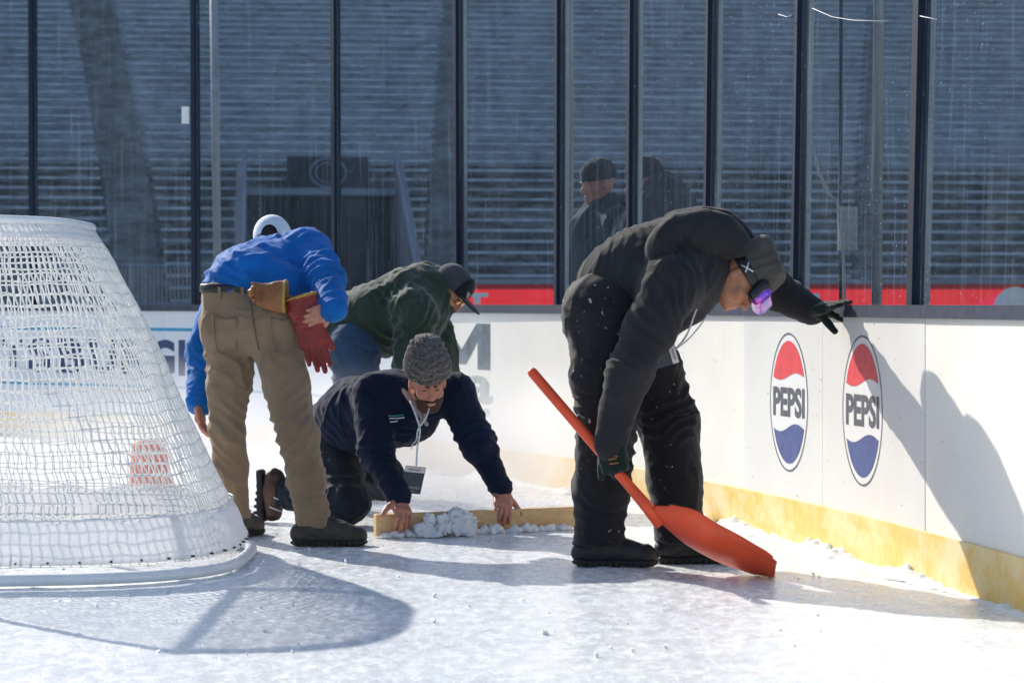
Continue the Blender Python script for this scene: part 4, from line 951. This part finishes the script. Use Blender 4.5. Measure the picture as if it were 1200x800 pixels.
# ---------- orange shovel
def shovel():
    top = P(622, 434, 9.66); grip = swr+shd*.075+A(.018, -.005, 0); nk = P(764, 600, 9.47); tip = P(908, 668, 9.34); tip[2] = .012
    o = root('snow_shovel', 'long orange red plastic snow shovel with scoop blade resting on ice', 'shovel', (nk[0], nk[1], 0))
    ax = nrm(nk-top); V, Fc = tubemesh([top-ax*.004, top, top+ax*.012]+[top+(nk-top)*k for k in (.3, .6, .8, .93)]+[nk+ax*.06], [.008, .018, .021, .021, .0205, .0205, .024, .030], 14)
    mk('shaft', V, Fc, M['orange'], o, True)
    a = nrm(tip-nk); side = nrm(A(.12, 1, .0)-a*np.dot(a, A(.05, 1, 0))); upn = np.cross(side, a); upn = upn if upn[2] > 0 else -upn
    roll = math.radians(-27); s2 = side*math.cos(roll)+upn*math.sin(roll); n2 = upn*math.cos(roll)-side*math.sin(roll)
    L = np.linalg.norm(tip-nk); NU, NV = 26, 21; top_, bot = [], []
    for i in range(NU):
        t = i/(NU-1); wd = float(np.interp(t, [0, .12, .3, .6, 1], [.030, .085, .148, .150, .112])); dp = float(np.interp(t, [0, .15, .35, .7, 1], [.020, .045, .062, .045, .012]))
        cen = nk-ax*0+a*L*t-n2*(.035*math.sin(math.pi*min(t*1.1, 1)))
        for jx in range(NV):
            v = -1+2*jx/(NV-1); q = cen+s2*wd*v+n2*dp*(abs(v)**2.6); top_.append(q); bot.append(q-n2*.006)
    V = np.array(top_+bot); V[:, 2] = np.maximum(V[:, 2], .004+.0); n = NU*NV; Fc = []
    for i in range(NU-1):
        for k in range(NV-1):
            q = i*NV+k; Fc += [(q, q+NV, q+NV+1, q+1), (n+q, n+q+1, n+q+NV+1, n+q+NV)]
    for i in range(NU-1):
        for k, fl in ((0, 0), (NV-1, 1)): q = i*NV+k; Fc.append((q, n+q, n+q+NV, q+NV) if not fl else (q, q+NV, n+q+NV, n+q))
    for k in range(NV-1):
        for i in (0, NU-1): q = i*NV+k; Fc.append((q, q+1, n+q+1, n+q))
    mk('blade', V, Fc, M['orange'], o, True)
    r1 = np.array([top_[i*NV] for i in range(3, NU-1)]); r1[:, 2] = np.maximum(r1[:, 2], .009); tube('blade_rim', r1, .006, M['orange'], o, 6)
    r2 = np.array([top_[i*NV+NV-1] for i in range(3, NU-1)]); r2[:, 2] = np.maximum(r2[:, 2], .009); tube('blade_rim', r2, .006, M['orange'], o, 6)
shovel()

# ---------- plank and the snow it is pushing
a = Pg(439, 629); b = Pg(690, 618); ax = nrm(b-a); R = frame(ax); c = (a+b)/2+A(0, .02, .052)
pl = box('wooden_plank', c, (np.linalg.norm(b-a)/2, .019, .05), M['wood'], None, R, .004); tag(pl, 'plain pine plank standing on edge on ice under two hands', 'plank')
def pile(name, label, pts, rs, seed, amp):
    B = Blob(.0042, .008); rr = np.random.default_rng(seed)
    for p, r in zip(pts, rs):
        for k in range(7): q = rr.uniform(.35, .7, 3)*r; B.box(p+rr.normal(0, .42, 3)*r, q, np.linalg.qr(rr.normal(size=(3, 3)))[0], q.min()*.4)
    V, Q = B.build(0); N = vnormals(V, Q); V = V+N*(amp*fbm(V*28+seed, 3)+amp*.5*fbm(V*85+seed, 2))[:, None]; V[:, 2] = np.maximum(V[:, 2], -.003)
    o = mk(name, V, Q, M['snow'], None, True); o['kind'] = 'stuff'; tag(o, label, 'snow')
fr = lambda px, dy, h: a+ax*np.dot(A((px-600)*a[1]/F, 0, 0)-a*A(1, 0, 0), A(1, 0, 0))/ax[0]+A(0, -dy, h)
pile('snow_heap', 'small heap of wet snow clumps against the plank beside one hand', [fr(492, .05, .03), fr(505, .05, .045), fr(500, .07, .02), fr(478, .04, .015)], [.032, .038, .034, .02], 1, .014)
pile('snow_heap', 'larger chunk of crusty snow against the middle of plank', [fr(522, .06, .04), fr(535, .06, .055), fr(548, .06, .045), fr(530, .085, .025), fr(545, .08, .02)], [.042, .048, .044, .036, .034], 8, .016)
random.seed(3); pts = []; rs = []
for i in range(46): px = 450+i*4.9; pts.append(fr(px, .022+.02*random.random(), .002+.008*random.random())); rs.append(.008+.012*random.random())
pile('snow_ridge', 'thin ridge of snow shavings along the foot of plank', pts, rs, 4, .008)
def chunks():
    VV, FF, o_ = [], [], 0; rr = np.random.default_rng(5)
    for i in range(90):
        px = rr.uniform(60, 1180); py = rr.uniform(610, 770); g = Pg(px, py); s = rr.uniform(.002, .0055)*(1 if rr.random() < .93 else 1.8)
        uw = np.interp(g[1], WC[::-1, 1], WL[::-1])
        if g[0] > wxy(uw)[0]-.05: continue
        V = boxv(g+A(0, 0, s*.4), s*rr.uniform(.7, 1.5), s*rr.uniform(.7, 1.4), s*.7, np.linalg.qr(rr.normal(size=(3, 3)))[0])+rr.normal(0, s*.18, (8, 3)); VV.append(V); FF += [tuple(x+o_ for x in f) for f in BF]; o_ += 8
    o = mk('ice_crumbs', np.concatenate(VV), FF, M['snow'], None, True); o['kind'] = 'stuff'; tag(o, 'loose crumbs of scraped snow scattered over the ice', 'snow')
chunks()

# ---------- solid figures behind the glass, standing in for two reflections in the panes
def reflected_figure(label, px, ptop, z, turn, hat, coat, base, hood=False):
    g0 = A((px-600)*z/F, z, base); o = root('person', label, 'person', g0)
    ht = H+(HOR-ptop)*z/F-base; k = ht/1.80; Lp = lambda x, y, zz: g0+k*A(x*math.cos(turn)-y*math.sin(turn), x*math.sin(turn)+y*math.cos(turn), zz)
    fw = A(math.sin(turn)*1, -math.cos(turn), -.25)
    T = Blob(.012, .05); T.cone(Lp(-.08, 0, .9), Lp(.08, 0, .9), .13, .13)
    for s in (-1, 1): T.chain([Lp(.1*s, 0, .88), Lp(.11*s, 0, .5), Lp(.11*s, .0, .09)], [.12, .09, .075], .03)
    blobobj('trousers', T, M['darkpant'], o, amp=.006)
    J = Blob(.011, .06); J.chain([Lp(0, 0, .88), Lp(0, 0, 1.15), Lp(0, .01, 1.36), Lp(0, 0, 1.50)], [.16, .17, .17, .09], .05, ((1, 0, 0), 1.25)); J.cone(Lp(-.19, 0, 1.40), Lp(.19, 0, 1.40), .10, .10)
    for s in (-1, 1): J.chain([Lp(.21*s, 0, 1.38), Lp(.27*s, .02, 1.1), Lp(.25*s, -.08, .86)], [.10, .085, .06], .03)
    J.cone(Lp(-.07, .06, 1.5), Lp(.07, .06, 1.5), .075, .075)
    if hood: J.ell(Lp(0, .10, 1.56), (.15, .13, .15)); J.ell(Lp(.05, .12, 1.50), (.19, .12, .11))
    blobobj('jacket', J, M[coat], o, amp=.008)
    K = Blob(.008, .03); hc = Lp(0, -.03, 1.655); K.chain([Lp(0, 0, .9), Lp(0, 0, 1.4)], [.1, .12]); head(K, hc, A(0, 0, 1)+fw*.15, fw, Lp(0, 0, 1.46))
    for s in (-1, 1):
        K.chain([Lp(.1*s, 0, .88), Lp(.11*s, 0, .5), Lp(.11*s, 0, .06), Lp(.11*s, -.08, .04)], [.08, .06, .04, .03]); K.chain([Lp(0, 0, 1.4), Lp(.21*s, 0, 1.38), Lp(.27*s, .02, 1.1), Lp(.25*s, -.08, .86)], [.08, .07, .05, .03])
        hand(K, Lp(.25*s, -.08, .86), (0, -.1, -1), (-s, 0, 0), s, (.3, .4, .3))
    blobobj('body', K, M['skin'], o)
    r, f, u = headframe(A(0, 0, 1)+fw*.15, fw); R = np.stack([r, f, u], 1); B = Blob(.007, .02); B.ell(hc-f*.01+u*.055, (.096, .118, .105), R); B.cut(hc+u*.02, -u); blobobj('beanie', B, M[hat], o, amp=.003, scale=30)
    for s in (-1, 1): boot(Lp(.11*s, 0, .09), fw*A(1, 1, 0), M['bootblack'], o, gz=base)
reflected_figure('reflection of person in dark beanie, built as solid figure behind glass, left of two', 706, 189, 14.75, -1.15, 'slatehat', 'slate', .22)
reflected_figure('reflection of person in black hat and bulky hood, built as solid figure behind glass, right of two', 760, 187, 14.3, -1.9, 'slatehat', 'slate', .22, True)

# ------------------------------------------------------------------ stadium beyond the glass
YAW = math.radians(6); ud = A(-math.sin(YAW), math.cos(YAW), 0); rd = A(math.cos(YAW), math.sin(YAW), 0); O = A(0, 55, 0)
def S(x, y, z): return O+rd*x+ud*y+A(0, 0, z)
def sxy(px, y):
    """row coordinate of the ray through px at run y"""
    k = (px-600)/F; b = O+ud*y; return (k*b[1]-b[0])/(rd[0]-k*rd[1])
RISE, RUN, Z0, NROW = .29, .78, .75, 42
stand = root('bleacher_stand', 'long shaded bank of aluminium bleacher benches rising beyond the glass', 'bleachers', S(0, 0, 0))
def sslab(name, x0, x1, y0, y1, z0, z1, m, parent):
    V = np.array([S(x, y, z) for z in (z0, z1) for x, y in ((x0, y0), (x1, y0), (x1, y1), (x0, y1))]); return mk(name, V, BF, m, parent)
xp0, xp1 = sxy(286, 3), sxy(478, 3); xL, xR = -34, 34; NP = 11
def aisle(i, k):
    """the aisles fan out up the bowl: left and right edge in row i"""
    t = i/36; y = i*RUN; cpx, hw = ((166-60*t, 31-4*t), (514+20*t, 17-2*t), (1013+16*t, 11-1*t))[k]
    return sxy(cpx-hw, y), sxy(cpx+hw, y)
for i in range(NROW):
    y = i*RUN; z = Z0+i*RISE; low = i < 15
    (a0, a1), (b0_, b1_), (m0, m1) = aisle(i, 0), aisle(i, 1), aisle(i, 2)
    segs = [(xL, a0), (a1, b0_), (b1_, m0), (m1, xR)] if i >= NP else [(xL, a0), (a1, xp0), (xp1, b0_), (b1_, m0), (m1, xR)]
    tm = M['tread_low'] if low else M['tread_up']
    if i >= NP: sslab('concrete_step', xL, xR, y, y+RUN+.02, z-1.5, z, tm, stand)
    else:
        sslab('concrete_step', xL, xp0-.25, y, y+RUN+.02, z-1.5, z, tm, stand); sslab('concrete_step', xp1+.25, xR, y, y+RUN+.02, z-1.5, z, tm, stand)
    for x0, x1 in segs:
        if x1-x0 > .3: sslab('bench', x0+.03, x1-.03, y+.30+random.uniform(-.01, .01), y+.58, z+.36, z+.42, M['bench'], stand)
    for x0, x1 in ((a0, a1), (b0_, b1_), (m0, m1)):
        for hh in (0, 1): sslab('stair', x0+.06, x1-.06, y-.02+hh*.39, y+.8, z-.12+hh*.145, z+.012+hh*.145, M['stair'], stand)
sslab('front_wall', xL, xp0-.25, -.3, -.01, -.1, Z0+.1, M['concrete'], stand); sslab('front_wall', xp1+.25, xR, -.3, -.01, -.1, Z0+.1, M['concrete'], stand)
upper = root('unseen_upper_deck', 'unseen upper deck of the stadium behind the bleachers, made tall to shade them', 'stadium deck', S(0, 36, 0)); upper['kind'] = 'structure'  # out of view; deck height set so its shadow covers the bleachers
sslab('deck_front', -75, 75, NROW*RUN+.1, NROW*RUN+1.2, 0, 19, M['concrete'], upper)
V = np.array([S(x, y, z) for x in (-75, 75) for y, z in ((NROW*RUN+1.2, 18.6), (NROW*RUN+44, 64), (NROW*RUN+44, 63), (NROW*RUN+1.2, 17.4))])
mk('deck_slab', V, [(0, 3, 2, 1), (4, 5, 6, 7), (0, 1, 5, 4), (1, 2, 6, 5), (2, 3, 7, 6), (3, 0, 4, 7)], M['tread_up'], upper)
for k in range(14):  # unseen terraces added to keep bright low sky out of the glass reflections
    V = np.array([A(x, y, z) for z in (-.1, 1.6+k*1.35) for x, y in ((-52-k*2.1, -50), (-49.8-k*2.1, -50), (-49.8-k*2.1, 70), (-52-k*2.1, 70))]); mk('unseen_side_terrace', V, BF, M['tread_up'] if k % 3 else M['stair'], upper)
# portal cut into the stand
por = root('stand_portal', 'dark entrance portal in the bleachers with sloping rails and ring sign', 'portal', S((xp0+xp1)/2, 0, 0))
yP = NP*RUN-.1; zt = Z0+NP*RISE
sslab('back_wall', xp0-.2, xp1+.2, yP, yP+.12, -.1, zt+.1, M['voidm'], por)  # near-black colour paints in the darkness of the opening
sslab('floor', xp0, xp1, -.3, yP, -.1, .02, M['concrete'], por)
for x, s in ((xp0, -1), (xp1, 1)):
    V = [S(x+d, y, z) for d in (0, .22*s) for y, z in ((-.2, 0), (yP, 0), (yP, zt+.75), (-.2, Z0+.75))]
    mk('side_wall', V, [(0, 1, 2, 3), (7, 6, 5, 4), (0, 3, 7, 4), (1, 5, 6, 2), (3, 2, 6, 7), (0, 4, 5, 1)], M['concrete'], por)
    tube('side_rail', [S(x, -.25, Z0+.8), S(x, -.2, Z0+1.05), S(x, yP, zt+1.1), S(x, yP+.1, zt+.4)], .05, M['rail'], por)
sslab('header_beam', xp0-.2, xp1+.2, yP-1.6, yP-1.3, zt-.12, zt+.06, M['rail'], por)
sg = sub(sslab('sign_panel', sxy(336, yP), sxy(432, yP), yP-.16, yP-.06, zt+.10, zt+.95, M['darkpanel'], por))
cx = (sxy(336, yP)+sxy(432, yP))/2
for rr_, th in ((.37, .035), (.26, .02)):
    tube('sign_ring', [S(cx+1.25*rr_*math.cos(t), yP-.19, zt+.52+rr_*math.sin(t)) for t in np.linspace(0, 2*math.pi, 40, endpoint=False)], th, M['rail'], sg, 6, True)
# the nearer barriers: picket railing at left, red banner at right
rl = root('picket_railing', 'grey picket railing along the foot of the bleachers', 'railing', P(100, 356, 50)*A(1, 1, 0))
for hh in (2.02, 1.20): tube('top_rail' if hh > 1.5 else 'bottom_rail', [P(-40, 356, 50)*A(1, 1, 0)+A(0, 0, hh-.15), P(262, 356, 52)*A(1, 1, 0)+A(0, 0, hh-.15)], .035, M['rail'], rl)
VV, FF, oo = [], [], 0
for k in range(64):
    q = P(-40+4.8*k, 356, 50+2*k/63)*A(1, 1, 0); V = boxv(q+A(0, 0, .95), .016, .016, .92); VV.append(V); FF += [tuple(x+oo for x in f) for f in BF]; oo += 8
pk = mk('pickets', np.concatenate(VV), FF, M['pole'], rl); pk['kind'] = 'stuff'
rb = root('red_banner_wall', 'long low red banner wall with white marks behind the glass', 'banner', A(3, 30, 0))
zB = 30.0; zt_ = H+(HOR-333)*zB/F
xb_, xe_ = (534-600)*zB/F, (2300-600)*zB/F
b1 = sub(mk('banner_face', A([xb_, zB, 0], [xe_, zB, 0], [xe_, zB, zt_], [xb_, zB, zt_]), [(0, 1, 2, 3)], M['redban'], rb))
box('banner_top', A((534-600+2300-600)/2*zB/F, zB, zt_+.035), ((2300-534)/2*zB/F, .09, .03), M['rail'], rb)
def bmark(x0, x1, y0, y1): q = (P(x0, y0, zB-.06)+P(x1, y1, zB-.06))/2; box('banner_mark', q, ((x1-x0)/2*zB/F, .004, (y1-y0)/2*zB/F), M['logowhite'], b1)
bmark(546, 572, 343, 348); bmark(555, 563, 348, 356)
for px, py, r in ((956, 348, 5), (1190, 362, 26), (940, 357, 7)):
    q = P(px, py, zB-.062); mk('banner_mark', [q+A(r*zB/F*math.cos(t), 0, r*zB/F*math.sin(t)) for t in np.linspace(0, 2*math.pi, 24, endpoint=False)], [tuple(range(24))], M['logowhite'], b1)
# poles and the cable box outside the glass
def pole(name, label, px0, px1, z, r, m, base=0, cat='pole'):
    V, Fc = tubemesh([A((px1-600)*z/F, z, base), A((px0-600)*z/F, z, 5.5)], r, 10); o = mk(name, V, Fc, m, None, True, loc=A((px1-600)*z/F, z, base)); tag(o, label, cat)
pole('slim_pole', 'slim pale pole beyond the glass at left, left of the portal', 249, 257, 26, .045, M['pole'], -.1)
pole('metal_pole', 'pale grey metal pole close behind the right hand glass', 1034, 1026, 12.6, .028, M['alu'], .22)
pole('dark_pole', 'thin dark pole behind the glass above the gloved hand', 986, 985, 13.2, .010, M['post'], .22)
pole('corner_pole', 'grey upright pole behind the glass near the two reflected figures', 668, 669, 16.4, .022, M['alu'], .22)
jb = root('junction_box', 'small grey junction box with cable on the thin dark pole', 'junction box', P(988, 270, 13.15))
box('box_case', P(993, 268, 13.16), (.05, .04, .12), M['alu'], jb, None, .006)
tube('cable', spline([P(940, 60, 13.1), P(948, 150, 13.1), P(965, 215, 13.1), P(982, 240, 13.1), P(984, 262, 13.1), P(988, 300, 13.1), P(990, 356, 13.1)], 6), .009, M['cable'], jb, 6)
mk_ = root('seated_figure_coat', 'maroon hooded coat on a dark seat behind glass beside blue jacket', 'coat', P(378, 330, 22)*A(1, 1, 0)) if False else None
# drifting spray of ice dust beside the far boards
def mist():
    q = NT('ice_dust'); q.t.nodes.remove(q.b)
    v = q.n('ShaderNodeVolumePrincipled'); v.inputs['Color'].default_value = (.95, .96, 1, 1); v.inputs['Anisotropy'].default_value = .45
    n = q.noise(1.5, 4, .6); r = q.ramp(n, [(.30, (0, 0, 0)), (.62, (1, 1, 1))])
    sp = q.n('ShaderNodeSeparateXYZ'); q.l(q.co, sp.inputs[0])
    ln = q.n('ShaderNodeVectorMath', operation='LENGTH'); mp = q.n('ShaderNodeMapping'); mp.inputs['Scale'].default_value = (1/2.6, 1/1.5, 1/.82); q.l(q.co, mp.inputs[0]); q.l(mp.outputs[0], ln.inputs[0])
    fall = q.ramp(ln.outputs['Value'], [(.35, (1, 1, 1)), (1.0, (0, 0, 0))])
    m = q.n('ShaderNodeMath', operation='MULTIPLY'); q.l(r, m.inputs[0]); q.l(fall, m.inputs[1])
    m2 = q.n('ShaderNodeMath', operation='MULTIPLY'); q.l(m.outputs[0], m2.inputs[0]); m2.inputs[1].default_value = 1.5
    q.l(m2.outputs[0], v.inputs['Density']); q.l(v.outputs[0], q.out.inputs['Volume'])
    c = A(-.95, 13.6, .02); V = boxv(c, 2.6, 1.5, .82); o = mk('ice_dust_cloud', V, BF, q.m, None, False, loc=c); o['kind'] = 'stuff'; tag(o, 'pale cloud of ice dust drifting in front of the far boards', 'mist')
mist()
for o in bpy.data.objects:
    if '_o' in o: del o['_o']
